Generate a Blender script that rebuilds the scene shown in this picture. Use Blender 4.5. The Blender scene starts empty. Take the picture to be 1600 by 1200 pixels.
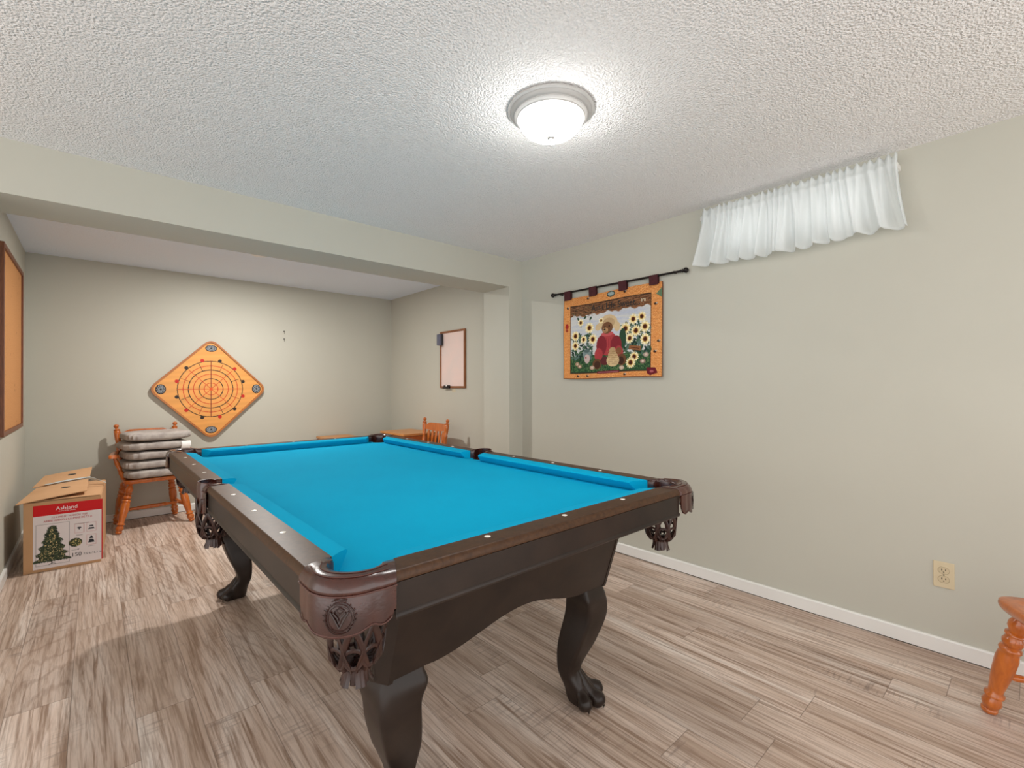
import bpy, bmesh, math, random
import numpy as np
from mathutils import Vector, Matrix, noise as mnoise
random.seed(7)
PI = math.pi
C = bpy.context.scene.collection
S = bpy.context.scene

# ------------------------------------------------------------------ camera
CAM_H = 1.19
YAW, PITCH, ROLL, FPX = 0.7283, 0.0052, -0.0024, 733.17
cd = bpy.data.cameras.new('camera'); cam = bpy.data.objects.new('camera', cd); C.objects.link(cam)
f = Vector((math.sin(YAW)*math.cos(PITCH), math.cos(YAW)*math.cos(PITCH), math.sin(PITCH)))
r = Vector((math.cos(YAW), -math.sin(YAW), 0)); u = r.cross(f)
r, u = math.cos(ROLL)*r+math.sin(ROLL)*u, -math.sin(ROLL)*r+math.cos(ROLL)*u
cam.matrix_world = Matrix(((r.x, u.x, -f.x, 0), (r.y, u.y, -f.y, 0), (r.z, u.z, -f.z, CAM_H), (0, 0, 0, 1)))
cd.sensor_width = 36; cd.lens = FPX/1600*36; cd.clip_start = 0.02
S.camera = cam
S.view_settings.view_transform = 'Standard'; S.view_settings.look = 'None'
S.view_settings.gamma = 1; S.view_settings.exposure = 0.32; S.view_settings.use_curve_mapping = False
# ------------------------------------------------------------------ world: daylight at the window; unseen sides left open to add fill light
w = bpy.data.worlds.new('world'); S.world = w; w.use_nodes = True
w.node_tree.nodes['Background'].inputs[0].default_value = (1.0, 0.99, 0.97, 1)
w.node_tree.nodes['Background'].inputs[1].default_value = 1.9
# room measures
XR, XL, YB, H = 2.817, -0.414, 5.457, 2.289
YB1, YB2, ZB, XP = 3.022, 3.372, 2.047, 2.664
XW, YW = -2.4, -1.6              # unseen wide side and end behind the camera, left open for fill light
DOWN = (1.03, 4.30)              # recessed downlight of the alcove
LAMP = (1.356, 1.285)
LAMP_EMIT = 30.0
DOWN_W = 32.0
ld = bpy.data.lights.new('alcove_downlight', 'AREA'); ld.shape = 'DISK'; ld.size = 0.09; ld.energy = DOWN_W; ld.color = (1.0, 0.97, 0.92)
lo = bpy.data.objects.new('alcove_downlight', ld); C.objects.link(lo); lo.location = (DOWN[0], DOWN[1], H-0.012)

# ------------------------------------------------------------------ materials
def srgb(r_, g, b):
    def c(v):
        v /= 255.0
        return v/12.92 if v <= 0.04045 else ((v+0.055)/1.055)**2.4
    return (c(r_), c(g), c(b))
def N(nt, t, **k):
    n = nt.nodes.new(t)
    for a, b in k.items(): setattr(n, a, b)
    return n
def base(name, col=(.5, .5, .5), rough=.5, spec=.5, metal=0.0, coat=0.0, **kw):
    m = bpy.data.materials.new(name); m.use_nodes = True
    b = m.node_tree.nodes['Principled BSDF']
    b.inputs['Base Color'].default_value = (*col, 1); b.inputs['Roughness'].default_value = rough
    b.inputs['Specular IOR Level'].default_value = spec; b.inputs['Metallic'].default_value = metal
    b.inputs['Coat Weight'].default_value = coat; b.inputs['Coat Roughness'].default_value = .08
    return m, m.node_tree, b
def mixcol(nt, fac, a, b_, mode='MIX'):
    n = N(nt, 'ShaderNodeMix', data_type='RGBA', blend_type=mode)
    if isinstance(fac, (int, float)): n.inputs[0].default_value = fac
    else: nt.links.new(fac, n.inputs[0])
    for i, v in ((6, a), (7, b_)):
        if isinstance(v, tuple): n.inputs[i].default_value = (*v[:3], 1)
        else: nt.links.new(v, n.inputs[i])
    return n.outputs[2]
def coords(nt, scale=(1, 1, 1), kind='Object', rot=(0, 0, 0)):
    t = N(nt, 'ShaderNodeTexCoord'); mp = N(nt, 'ShaderNodeMapping')
    mp.inputs['Scale'].default_value = scale; mp.inputs['Rotation'].default_value = rot
    nt.links.new(t.outputs[kind], mp.inputs[0]); return mp.outputs[0]
def noise_(nt, vec, scale=5, detail=3, rough=.5, dist=0):
    n = N(nt, 'ShaderNodeTexNoise'); n.inputs['Scale'].default_value = scale; n.inputs['Detail'].default_value = detail
    n.inputs['Roughness'].default_value = rough; n.inputs['Distortion'].default_value = dist
    if vec is not None: nt.links.new(vec, n.inputs['Vector'])
    return n.outputs[0]
def ramp(nt, fac, stops):
    n = N(nt, 'ShaderNodeValToRGB'); nt.links.new(fac, n.inputs[0]); e = n.color_ramp.elements
    while len(e) < len(stops): e.new(0.5)
    for i, (p, c) in enumerate(stops): e[i].position = p; e[i].color = (*c, 1) if len(c) == 3 else c
    return n.outputs[0]
def bump(nt, b, height, strength=.3, dist=.002):
    n = N(nt, 'ShaderNodeBump'); n.inputs['Strength'].default_value = strength; n.inputs['Distance'].default_value = dist
    nt.links.new(height, n.inputs['Height']); nt.links.new(n.outputs[0], b.inputs['Normal'])
def math_(nt, op, a, b_=None, c=None):
    n = N(nt, 'ShaderNodeMath', operation=op)
    for i, v in enumerate((a, b_, c)):
        if v is None: continue
        if isinstance(v, (int, float)): n.inputs[i].default_value = v
        else: nt.links.new(v, n.inputs[i])
    return n.outputs[0]
def M_noise(name, c1, c2, scale=8, rough=.5, stretch=(1, 1, 1), bs=0, bd=.001, bscale=None, **kw):
    m, nt, b = base(name, c1, rough, **kw)
    v = coords(nt, stretch); n = noise_(nt, v, scale, 4, .6)
    nt.links.new(ramp(nt, n, [(.3, c1), (.7, c2)]), b.inputs['Base Color'])
    if bs:
        bump(nt, b, noise_(nt, coords(nt), bscale or scale*6, 3, .6), bs, bd)
    return m
WALLC = srgb(190, 188, 176)
m_wall = M_noise('wall_paint', WALLC, tuple(c*.965 for c in WALLC), 1.5, .62, bs=.12, bd=.001, bscale=160, spec=.3)
# popcorn ceiling
m_ceil, nt, b = base('popcorn_ceiling', (.80, .80, .80), .95, .1)
v = coords(nt); n1 = noise_(nt, v, 125, 2, .55); vo = N(nt, 'ShaderNodeTexVoronoi'); vo.inputs['Scale'].default_value = 120
nt.links.new(v, vo.inputs['Vector'])
hh = math_(nt, 'SUBTRACT', n1, math_(nt, 'MULTIPLY', vo.outputs[0], .55)); bump(nt, b, hh, .8, .013)
nt.links.new(ramp(nt, n1, [(.3, (.83, .815, .80)), (.62, (.93, .912, .897))]), b.inputs['Base Color'])
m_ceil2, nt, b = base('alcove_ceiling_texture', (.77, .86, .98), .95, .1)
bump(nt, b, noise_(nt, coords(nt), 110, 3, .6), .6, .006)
m_trim = M_noise('white_trim_paint', srgb(232, 230, 226), srgb(226, 224, 220), 3, .35)
m_gap = base('dark_floor_gap', (.02, .018, .016), .9)[0]
# rustic plank floor, boards run along y
def floor_material():
    m, nt, b = base('rustic_plank_floor', (.4, .3, .25), .42, .4)
    L = nt.links; v = coords(nt); sx = N(nt, 'ShaderNodeSeparateXYZ'); L.new(v, sx.inputs[0])
    PWD, PLN = .178, 1.22
    px = math_(nt, 'DIVIDE', math_(nt, 'ADD', sx.outputs[0], 10.03), PWD); ix = math_(nt, 'FLOOR', px)
    wn = N(nt, 'ShaderNodeTexWhiteNoise', noise_dimensions='1D'); L.new(ix, wn.inputs['W'])
    py = math_(nt, 'ADD', math_(nt, 'DIVIDE', sx.outputs[1], PLN), math_(nt, 'MULTIPLY', wn.outputs[0], 7.3)); iy = math_(nt, 'FLOOR', py)
    cb = N(nt, 'ShaderNodeCombineXYZ'); L.new(ix, cb.inputs[0]); L.new(iy, cb.inputs[1])
    w2 = N(nt, 'ShaderNodeTexWhiteNoise', noise_dimensions='3D'); L.new(cb.outputs[0], w2.inputs[0]); rnd = w2.outputs[0]
    # per-plank shifted coordinates
    sh = N(nt, 'ShaderNodeVectorMath', operation='MULTIPLY_ADD'); L.new(w2.outputs[1], sh.inputs[0]); sh.inputs[1].default_value = (9, 9, 9); L.new(v, sh.inputs[2])
    def st(s):
        mp = N(nt, 'ShaderNodeMapping'); mp.inputs['Scale'].default_value = s; L.new(sh.outputs[0], mp.inputs[0]); return mp.outputs[0]
    broad = noise_(nt, st((9, .9, 1)), 1.0, 4, .6, .6)
    grain = noise_(nt, st((55, 2.2, 1)), 1.0, 5, .65, .35)
    fine = noise_(nt, st((260, 9, 1)), 1.0, 3, .6)
    saw = noise_(nt, st((6, 70, 1)), 1.0, 3, .7)
    patch = noise_(nt, st((5, 2.2, 1)), 1.0, 2, .5)
    wv = N(nt, 'ShaderNodeTexWave', wave_type='RINGS', rings_direction='Z'); wv.inputs['Scale'].default_value = 5.5; wv.inputs['Distortion'].default_value = 6; wv.inputs['Detail'].default_value = 3; wv.inputs['Detail Scale'].default_value = 1.4
    L.new(st((2.4, .35, 1)), wv.inputs[0])
    c = ramp(nt, broad, [(.26, srgb(164, 141, 123)), (.42, srgb(199, 176, 159)), (.56, srgb(218, 199, 185)), (.74, srgb(229, 218, 208))])
    c = mixcol(nt, ramp(nt, wv.outputs[1], [(.0, (.34, .34, .34)), (.22, (0, 0, 0))]), c, srgb(138, 108, 88))
    c = mixcol(nt, ramp(nt, grain, [(.34, (.9, .9, .9)), (.52, (0, 0, 0))]), c, srgb(140, 112, 92))
    c = mixcol(nt, ramp(nt, fine, [(.3, (.35, .35, .35)), (.5, (0, 0, 0))]), c, srgb(132, 112, 100))
    sm = math_(nt, 'MULTIPLY', ramp(nt, saw, [(.36, (1, 1, 1)), (.5, (0, 0, 0))]), ramp(nt, patch, [(.57, (0, 0, 0)), (.68, (.5, .5, .5))]))
    c = mixcol(nt, sm, c, srgb(122, 106, 98))
    tone = ramp(nt, rnd, [(.0, (.86, .84, .83)), (.5, (1, 1, 1)), (1.0, (1.06, 1.05, 1.05))])
    c = mixcol(nt, 1.0, c, tone, 'MULTIPLY')
    fx = math_(nt, 'FRACT', px); fy = math_(nt, 'FRACT', py)
    ex = math_(nt, 'MINIMUM', fx, math_(nt, 'SUBTRACT', 1, fx)); ey = math_(nt, 'MINIMUM', fy, math_(nt, 'SUBTRACT', 1, fy))
    seam = math_(nt, 'MAXIMUM', math_(nt, 'LESS_THAN', ex, .0075), math_(nt, 'LESS_THAN', ey, .0011))
    c = mixcol(nt, math_(nt, 'MULTIPLY', seam, .55), c, srgb(96, 78, 66))
    L.new(c, b.inputs['Base Color'])
    bump(nt, b, math_(nt, 'SUBTRACT', math_(nt, 'MULTIPLY', fine, .4), seam), .25, .0012)
    return m
m_floor = floor_material()
# table
m_dark, nt, b = base('dark_espresso_wood', (.03, .02, .015), .34, .26, coat=.0)
nn = noise_(nt, coords(nt, (1, 1, 1)), 9, 5, .6, .4)
nt.links.new(ramp(nt, nn, [(.3, (.015, .010, .0078)), (.7, (.027, .017, .0125))]), b.inputs['Base Color'])
m_rail, nt, b = base('dark_walnut_rail', (.06, .03, .015), .42, .26, coat=.0)
nn = noise_(nt, coords(nt, (22, 22, 22)), 3, 5, .65, .6)
nt.links.new(ramp(nt, nn, [(.3, (.036, .015, .006)), (.7, (.075, .033, .013))]), b.inputs['Base Color'])
m_cloth = M_noise('blue_billiard_cloth', srgb(0, 166, 208), srgb(0, 160, 203), 3, .95, bs=.1, bd=.0005, bscale=500, spec=.1)
m_leather = M_noise('brown_pocket_leather', (.066, .015, .008), (.028, .007, .005), 14, .26, bs=.35, bd=.001, bscale=120, spec=.6, coat=.2)
m_leather2 = M_noise('braided_leather_strap', (.040, .014, .009), (.018, .007, .006), 20, .36, bs=.3, bd=.001, bscale=90)
m_stitch = base('leather_stitching', (.085, .030, .022), .4)[0]
m_crest = base('embossed_leather_crest', (.022, .007, .005), .35)[0]
m_pearl = base('pearl_sight', srgb(250, 246, 236), .25)[0]
m_void = base('black_pocket_lining', (.008, .006, .006), .8)[0]
m_claw = base('black_lacquered_leg', (.014, .011, .009), .22, .5, coat=.6)[0]
# chairs
m_maple, nt, b = base('honey_maple_varnish', (.4, .12, .02), .28, .5, coat=.5)
nn = noise_(nt, coords(nt, (14, 14, 3)), 3, 5, .6, .5)
nt.links.new(ramp(nt, nn, [(.3, srgb(168, 84, 26)), (.7, srgb(204, 112, 40))]), b.inputs['Base Color'])
m_oak = M_noise('light_oak_veneer', srgb(205, 146, 86), srgb(186, 120, 62), 4, .35, stretch=(2, 14, 14))
m_oak_side = M_noise('orange_oak_side', srgb(178, 98, 44), srgb(160, 84, 34), 4, .4, stretch=(14, 14, 2))
m_brownwood = M_noise('brown_wood_side', srgb(120, 82, 54), srgb(96, 64, 42), 4, .45, stretch=(14, 14, 2))
m_cushion = M_noise('grey_plush_fabric', srgb(186, 178, 172), srgb(150, 142, 137), 16, .9, bs=.6, bd=.003, bscale=220, spec=.1)
m_tag = base('white_fabric_tag', srgb(240, 238, 236), .8)[0]
m_card = M_noise('brown_cardboard', srgb(208, 164, 122), srgb(196, 150, 108), 3, .8, bs=.1, bscale=200)
m_cardin = base('cardboard_inner', srgb(150, 112, 78), .9)[0]
m_tape = base('clear_packing_tape', srgb(196, 204, 204), .25)[0]
m_black = base('black_plastic', (.012, .012, .014), .35)[0]
m_iron = base('black_iron_rod', (.02, .015, .014), .35, metal=.6)[0]
m_maroon = M_noise('maroon_tab_cloth', srgb(78, 30, 34), srgb(60, 22, 26), 60, .9)
m_frame = M_noise('brown_picture_frame_wood', srgb(150, 96, 58), srgb(120, 70, 40), 6, .4, stretch=(10, 10, 2))
m_corkfr = M_noise('dark_oak_board_frame', srgb(130, 74, 40), srgb(98, 50, 26), 10, .4, stretch=(10, 10, 1.5))
m_white_pink = M_noise('whiteboard_surface', srgb(232, 206, 198), srgb(222, 204, 198), 5, .35)
m_cork, nt, b = base('cork_surface', (.5, .3, .15), .9)
nn = noise_(nt, coords(nt), 160, 3, .7); n2 = noise_(nt, coords(nt), 22, 2, .5)
cc = ramp(nt, nn, [(.3, srgb(172, 116, 66)), (.6, srgb(206, 148, 92))])
cc = mixcol(nt, ramp(nt, n2, [(.71, (0, 0, 0)), (.74, (.8, .8, .8))]), cc, srgb(110, 62, 32))
nt.links.new(cc, b.inputs['Base Color'])
m_plate = base('beige_outlet_plate', srgb(206, 190, 158), .4)[0]
m_recept = base('beige_receptacle', srgb(200, 184, 152), .35)[0]
m_plateline = base('outlet_seam_line', srgb(120, 100, 74), .6)[0]
m_slot = base('outlet_slot', (.01, .008, .006), .7)[0]
m_nickel = base('lamp_white_metal', srgb(178, 176, 173), .34, metal=.0)[0]
m_carromedge = M_noise('carrom_rim_wood', srgb(178, 112, 56), srgb(160, 92, 40), 5, .35)
m_netblack = base('black_cord_net', (.02, .02, .025), .7)[0]
m_netwhite = base('grey_cord_net', srgb(170, 175, 180), .8)[0]
m_nail = base('dark_nail', (.05, .04, .035), .5, metal=.5)[0]
m_text = {k: base('print_'+k, c, .6)[0] for k, c in dict(white=srgb(250, 245, 245), red=srgb(190, 30, 36), black=(.02, .02, .02), dark=srgb(60, 34, 24), pale=srgb(236, 220, 190)).items()}
m_vcol = {}
def m_paint(name, rough=.6, weave=0):
    m, nt, b = base(name, (.5, .5, .5), rough, .3)
    a = N(nt, 'ShaderNodeVertexColor', layer_name='paint'); nt.links.new(a.outputs[0], b.inputs['Base Color'])
    if weave: bump(nt, b, noise_(nt, coords(nt), weave, 2, .5), .4, .001)
    return m
# emissive glass of the lamp
m_glow, nt, b = base('frosted_glass_lit', (.9, .9, .9), .4)
b.inputs['Emission Color'].default_value = (1, .985, .955, 1); b.inputs['Emission Strength'].default_value = LAMP_EMIT
m_downglow, nt, b = base('downlight_lens', (.9, .9, .9), .4)
b.inputs['Emission Color'].default_value = (1, .95, .88, 1); b.inputs['Emission Strength'].default_value = 4
# window glass: thin pane
m_glass = bpy.data.materials.new('window_glass'); m_glass.use_nodes = True; nt = m_glass.node_tree; nt.nodes.clear()
o_ = N(nt, 'ShaderNodeOutputMaterial'); tr = N(nt, 'ShaderNodeBsdfTransparent'); gl = N(nt, 'ShaderNodeBsdfGlossy'); gl.inputs['Roughness'].default_value = .02
fr = N(nt, 'ShaderNodeFresnel'); mx = N(nt, 'ShaderNodeMixShader')
nt.links.new(fr.outputs[0], mx.inputs[0]); nt.links.new(tr.outputs[0], mx.inputs[1]); nt.links.new(gl.outputs[0], mx.inputs[2]); nt.links.new(mx.outputs[0], o_.inputs[0])
# sheer white curtain
m_curt = bpy.data.materials.new('white_voile'); m_curt.use_nodes = True; nt = m_curt.node_tree; nt.nodes.clear()
o_ = N(nt, 'ShaderNodeOutputMaterial'); d1 = N(nt, 'ShaderNodeBsdfDiffuse'); d1.inputs[0].default_value = (.88, .90, .90, 1)
t1 = N(nt, 'ShaderNodeBsdfTranslucent'); t1.inputs[0].default_value = (.95, .975, .975, 1); mx = N(nt, 'ShaderNodeMixShader'); mx.inputs[0].default_value = .56
t2 = N(nt, 'ShaderNodeBsdfTransparent'); mx2 = N(nt, 'ShaderNodeMixShader'); mx2.inputs[0].default_value = .12
nt.links.new(d1.outputs[0], mx.inputs[1]); nt.links.new(t1.outputs[0], mx.inputs[2]); nt.links.new(mx.outputs[0], mx2.inputs[1]); nt.links.new(t2.outputs[0], mx2.inputs[2]); nt.links.new(mx2.outputs[0], o_.inputs[0])

# ------------------------------------------------------------------ mesh helpers
class MB:
    def __init__(s): s.v = []; s.f = []
    def add(s, vs, fs):
        o = len(s.v); s.v += [tuple(p) for p in vs]; s.f += [tuple(i+o for i in q) for q in fs]; return s
    def box(s, x0, x1, y0, y1, z0, z1, bev=0):
        bm = bmesh.new(); bmesh.ops.create_cube(bm, size=1)
        for v in bm.verts: v.co = Vector(((x0+x1)/2+v.co.x*(x1-x0), (y0+y1)/2+v.co.y*(y1-y0), (z0+z1)/2+v.co.z*(z1-z0)))
        if bev: bmesh.ops.bevel(bm, geom=bm.edges[:], offset=bev, segments=2, affect='EDGES', profile=.6)
        bm.verts.index_update(); s.add([v.co for v in bm.verts], [[v.index for v in q.verts] for q in bm.faces]); bm.free(); return s
    def loft(s, rings, closed=True, caps=True):
        n = len(rings[0]); vs = [p for q in rings for p in q]; fs = []
        for i in range(len(rings)-1):
            for j in range(n if closed else n-1):
                k = (j+1) % n; fs.append((i*n+j, i*n+k, (i+1)*n+k, (i+1)*n+j))
        if caps and closed:
            fs.append(tuple(range(n-1, -1, -1))); fs.append(tuple((len(rings)-1)*n+j for j in range(n)))
        return s.add(vs, fs)
    def lathe(s, prof, a=(0, 0, 0), b_=None, seg=20):
        """prof: (t, radius); t runs 0..1 from a to b_ when b_ is given, else is a z offset from a"""
        a = Vector(a)
        if b_ is None: ax = Vector((0, 0, 1)); ln = 1
        else: d = Vector(b_)-a; ln = d.length; ax = d/ln
        e1 = ax.orthogonal().normalized(); e2 = ax.cross(e1)
        rings = [[a+ax*(t*ln)+(e1*math.cos(2*PI*k/seg)+e2*math.sin(2*PI*k/seg))*max(rd, 1e-4) for k in range(seg)] for t, rd in prof]
        return s.loft(rings)
    def tube(s, pts, rad, seg=8, flat=1.0, up=(0, 0, 1)):
        pts = [Vector(p) for p in pts]; rings = []
        for i, p in enumerate(pts):
            d = (pts[min(i+1, len(pts)-1)]-pts[max(i-1, 0)]).normalized()
            upv = Vector(up(i/(len(pts)-1)) if callable(up) else up)
            e1 = d.cross(upv)
            if e1.length < 1e-3: e1 = d.orthogonal()
            e1.normalize(); e2 = e1.cross(d).normalized()
            rr = rad(i/(len(pts)-1)) if callable(rad) else rad
            rings.append([p+e1*(math.cos(2*PI*k/seg)*rr)+e2*(math.sin(2*PI*k/seg)*rr*flat) for k in range(seg)])
        return s.loft(rings)
    def prism(s, poly, z0, z1, m=None):
        n = len(poly); vs = [(x, y, z0) for x, y in poly]+[(x, y, z1) for x, y in poly]
        if m is not None: vs = [m @ Vector(p) for p in vs]
        fs = [tuple(range(n-1, -1, -1)), tuple(range(n, 2*n))]+[(i, (i+1) % n, n+(i+1) % n, n+i) for i in range(n)]
        return s.add(vs, fs)
    def xf(s, m): s.v = [tuple(m @ Vector(p)) for p in s.v]; return s
    def mirror(s, sx, sy):
        o = MB(); o.v = [(p[0]*sx, p[1]*sy, p[2]) for p in s.v]
        o.f = [tuple(reversed(q)) for q in s.f] if sx*sy < 0 else list(s.f); return o
    def build(s, name, mat, parent=None, smooth=False, angle=40):
        me = bpy.data.meshes.new(name); me.from_pydata(s.v, [], s.f); me.validate()
        bm = bmesh.new(); bm.from_mesh(me); bmesh.ops.recalc_face_normals(bm, faces=bm.faces[:]); bm.to_mesh(me); bm.free()
        me.materials.append(mat)
        if smooth:
            me.shade_smooth() if hasattr(me, 'shade_smooth') else None
            try: me.set_sharp_from_angle(angle=math.radians(angle))
            except Exception: pass
        o = bpy.data.objects.new(name, me); C.objects.link(o)
        if parent: o.parent = parent
        return o
def thing(name, label, cat, loc=(0, 0, 0), rz=0, group=None):
    o = bpy.data.objects.new(name, None); C.objects.link(o); o.empty_display_size = .1
    o.location = loc; o.rotation_euler = (0, 0, rz); return tag(o, label, cat, group)
def tag(o, label, cat, group=None):
    o['label'] = label; o['category'] = cat
    if group: o['group'] = group
    return o
def struct(o): o['kind'] = 'structure'; return o
def fillet(poly, rad, n=6):
    out = []; k = len(poly)
    for i in range(k):
        p0, p, p1 = Vector(poly[i-1]), Vector(poly[i]), Vector(poly[(i+1) % k])
        rr = rad[i] if isinstance(rad, (list, tuple)) else rad
        a = (p0-p).normalized(); b_ = (p1-p).normalized(); ang = a.angle(b_); t = min(rr/math.tan(ang/2), (p0-p).length*.49, (p1-p).length*.49)
        q0, q1 = p+a*t, p+b_*t
        for j in range(n+1):
            s_ = j/n; out.append(tuple(q0*(1-s_)**2+p*2*s_*(1-s_)+q1*s_*s_))
    return out
def text_obj(txt, name, size, mat, parent, mat4, align='CENTER', thick=.0004, sx=1.0):
    cu = bpy.data.curves.new(name, 'FONT'); cu.body = txt; cu.size = size; cu.align_x = align; cu.align_y = 'CENTER'; cu.extrude = thick
    t = bpy.data.objects.new(name+'_curve', cu); C.objects.link(t)
    bpy.context.view_layer.update()
    me = bpy.data.meshes.new_from_object(t.evaluated_get(bpy.context.evaluated_depsgraph_get()))
    bpy.data.objects.remove(t); bpy.data.curves.remove(cu)
    me.transform(mat4 @ Matrix.Diagonal((sx, 1, 1, 1))); me.materials.clear(); me.materials.append(mat); me.name = name
    o = bpy.data.objects.new(name, me); C.objects.link(o); o.parent = parent; return o
# painted grids (woven, printed or lacquered surfaces)
class Canvas:
    def __init__(s, w_, h_, res, col):
        s.w, s.h = w_, h_; s.nx, s.ny = int(w_/res)+1, int(h_/res)+1
        s.P, s.Q = np.meshgrid(np.linspace(0, w_, s.nx), np.linspace(0, h_, s.ny)); s.c = np.ones((s.ny, s.nx, 3))*np.array(col)
    def put(s, mask, col, a=1.0): s.c[mask] = s.c[mask]*(1-a)+np.array(col)*a
    def ell(s, x, y, a, b_, col, rot=0, al=1.0):
        X, Y = s.P-x, s.Q-y; c, n = math.cos(rot), math.sin(rot); s.put(((X*c+Y*n)/a)**2+((-X*n+Y*c)/b_)**2 < 1, col, al)
    def ring(s, x, y, rd, wd, col): s.put(abs(np.hypot(s.P-x, s.Q-y)-rd) < wd/2, col)
    def line(s, x0, y0, x1, y1, wd, col):
        dx, dy = x1-x0, y1-y0; t = np.clip(((s.P-x0)*dx+(s.Q-y0)*dy)/(dx*dx+dy*dy+1e-12), 0, 1)
        s.put(np.hypot(s.P-x0-t*dx, s.Q-y0-t*dy) < wd/2, col)
    def poly(s, pts, col, al=1.0):
        m = np.zeros(s.P.shape, bool); n = len(pts)
        for i in range(n):
            (x0, y0), (x1, y1) = pts[i], pts[(i+1) % n]
            if y0 == y1: continue
            m ^= ((y0 > s.Q) != (y1 > s.Q)) & (s.P < (x1-x0)*(s.Q-y0)/(y1-y0)+x0)
        s.put(m, col, al)
    def build(s, name, mat, parent, to3, thick, full=False):
        """to3(P,Q)->x,y,z arrays for the front; thick = back offset vector; one closed sheet"""
        X, Y, Z = to3(s.P, s.Q); nx, ny = s.nx, s.ny
        vf = np.stack([X, Y, Z], -1).reshape(-1, 3); idx = np.arange(nx*ny).reshape(ny, nx)
        q = np.stack([idx[:-1, :-1], idx[1:, :-1], idx[1:, 1:], idx[:-1, 1:]], -1).reshape(-1, 4)
        per = list(idx[0, :])+list(idx[1:, -1])+list(idx[-1, -2::-1])+list(idx[-2:0:-1, 0])
        vb = vf[per]+np.array(thick); nb = len(vf); k = len(per); bk = [tuple(nb+i for i in range(k))]
        if full:      # rippled cloth: the back is a grid like the front
            vb = vf+np.array(thick); bk = (q[:, ::-1]+nb).tolist()
        side = [(per[i], per[(i+1) % k], nb+(i+1) % k, nb+i) for i in range(k)]
        if full: side = [(int(per[i]), int(per[(i+1) % k]), nb+int(per[(i+1) % k]), nb+int(per[i])) for i in range(k)]
        me = bpy.data.meshes.new(name); me.from_pydata(np.vstack([vf, vb]).tolist(), [], q.tolist()+side+bk)
        bm = bmesh.new(); bm.from_mesh(me); bmesh.ops.recalc_face_normals(bm, faces=bm.faces[:]); bm.to_mesh(me); bm.free()
        at_ = me.color_attributes.new('paint', 'FLOAT_COLOR', 'POINT')
        col = np.ones((len(me.vertices), 4)); col[:nb, :3] = s.c.reshape(-1, 3); col[nb:, :3] = s.c.reshape(-1, 3) if full else s.c.reshape(-1, 3)[per]
        at_.data.foreach_set('color', col.ravel().astype('f'))
        me.materials.append(mat); o = bpy.data.objects.new(name, me); C.objects.link(o); o.parent = parent; return o

# ------------------------------------------------------------------ room shell
T = .12
def sbox(name, mat, *a): return struct(MB().box(*a).build(name, mat))
sbox('floor', m_floor, XW-T, XR+T, YW, YB+T, -.10, 0)
cl = sbox('ceiling', m_ceil, XW-T, XR+T, YW, YB1+.17, H, H+.12)
c2 = MB().box(XL-T, XR+T, YB1+.17, YB+T, H, H+.12).build('alcove_plaster', m_ceil2, cl)
dl = MB().lathe([(-.004, .048), (-.004, .066), (-.001, .068), (0, .068)], (DOWN[0], DOWN[1], H), None, 32)
dlt = dl.build('recessed_light_trim', m_trim, cl, True)
MB().lathe([(-.0035, .001), (-.0035, .047), (-.001, .047)], (DOWN[0], DOWN[1], H), None, 32).build('recessed_light_lens', m_downglow, cl)
# right wall with window opening
WY0, WY1, WZ0, WZ1 = .47, 1.31, 1.95, 2.235
wr = MB().box(XR, XR+.2, YW, WY0, 0, H).box(XR, XR+.2, WY1, YB+T, 0, H).box(XR, XR+.2, WY0, WY1, 0, WZ0).box(XR, XR+.2, WY0, WY1, WZ1, H)
struct(wr.build('wall_right', m_wall))
sbox('wall_back', m_wall, XL-T, XR, YB, YB+T, 0, H)
sbox('wall_left', m_wall, XL-T, XL, YB1, YB, 0, H)
sbox('wall_left_return', m_wall, XW, XL-T, YB1, YB1+.12, 0, H)
# beam and pilaster
struct(MB().box(XL, XR, YB1, YB2, ZB, H).build('wall_beam', m_wall))
struct(MB().box(XP, XR, YB1, YB2, 0, ZB).build('wall_pilaster', m_wall))
def base_board(name, pts, hgt=.067, th=.014):
    """pts: wall line; board stands on the left-hand side of the run"""
    m = MB(); g = MB(); (x0, y0), (x1, y1) = pts
    d = Vector((x1-x0, y1-y0)).normalized(); n = Vector((-d.y, d.x)); prof = [(0, .004), (th, .004), (th, hgt-.006), (th-.004, hgt), (0, hgt)]
    R = [[(p[0]+n.x*o, p[1]+n.y*o, z) for o, z in prof] for p in pts]; m.loft(R)
    o = struct(m.build(name, m_trim)); R2 = [[(p[0]+n.x*a, p[1]+n.y*a, z) for a, z in ((0, 0), (th-.002, 0), (th-.002, .004), (0, .004))] for p in pts]
    g.loft(R2).build('floor_gap', m_gap, o); return o
base_board('baseboard_right', [(XR, YW), (XR, YB1)], .070)
base_board('baseboard_right_alcove', [(XR, YB2), (XR, YB)])
base_board('baseboard_back', [(XR-.014, YB), (XL+.014, YB)])
base_board('baseboard_left', [(XL, YB), (XL, YB1)])
base_board('baseboard_pilaster', [(XR-.014, YB1), (XP, YB1)])
base_board('baseboard_pilaster_side', [(XP, YB1), (XP, YB2)])
# window in the right wall
win = bpy.data.objects.new('window_1', None); C.objects.link(win); struct(win); win.location = (XR, (WY0+WY1)/2, WZ0)
wf = MB(); hw = (WY1-WY0)/2; hz = WZ1-WZ0
wf.box(.05, .11, -hw, hw, 0, .035).box(.05, .11, -hw, hw, hz-.035, hz).box(.05, .11, -hw, -hw+.035, .035, hz-.035).box(.05, .11, hw-.035, hw, .035, hz-.035).box(.06, .10, -.016, .016, .035, hz-.035)
wf.build('window_frame', m_trim, win)
for s_ in (-1, 1): MB().box(.078, .084, min(s_*.016, s_*(hw-.035)), max(s_*.016, s_*(hw-.035)), .035, hz-.035).build('glass_pane', m_glass, win)

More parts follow.
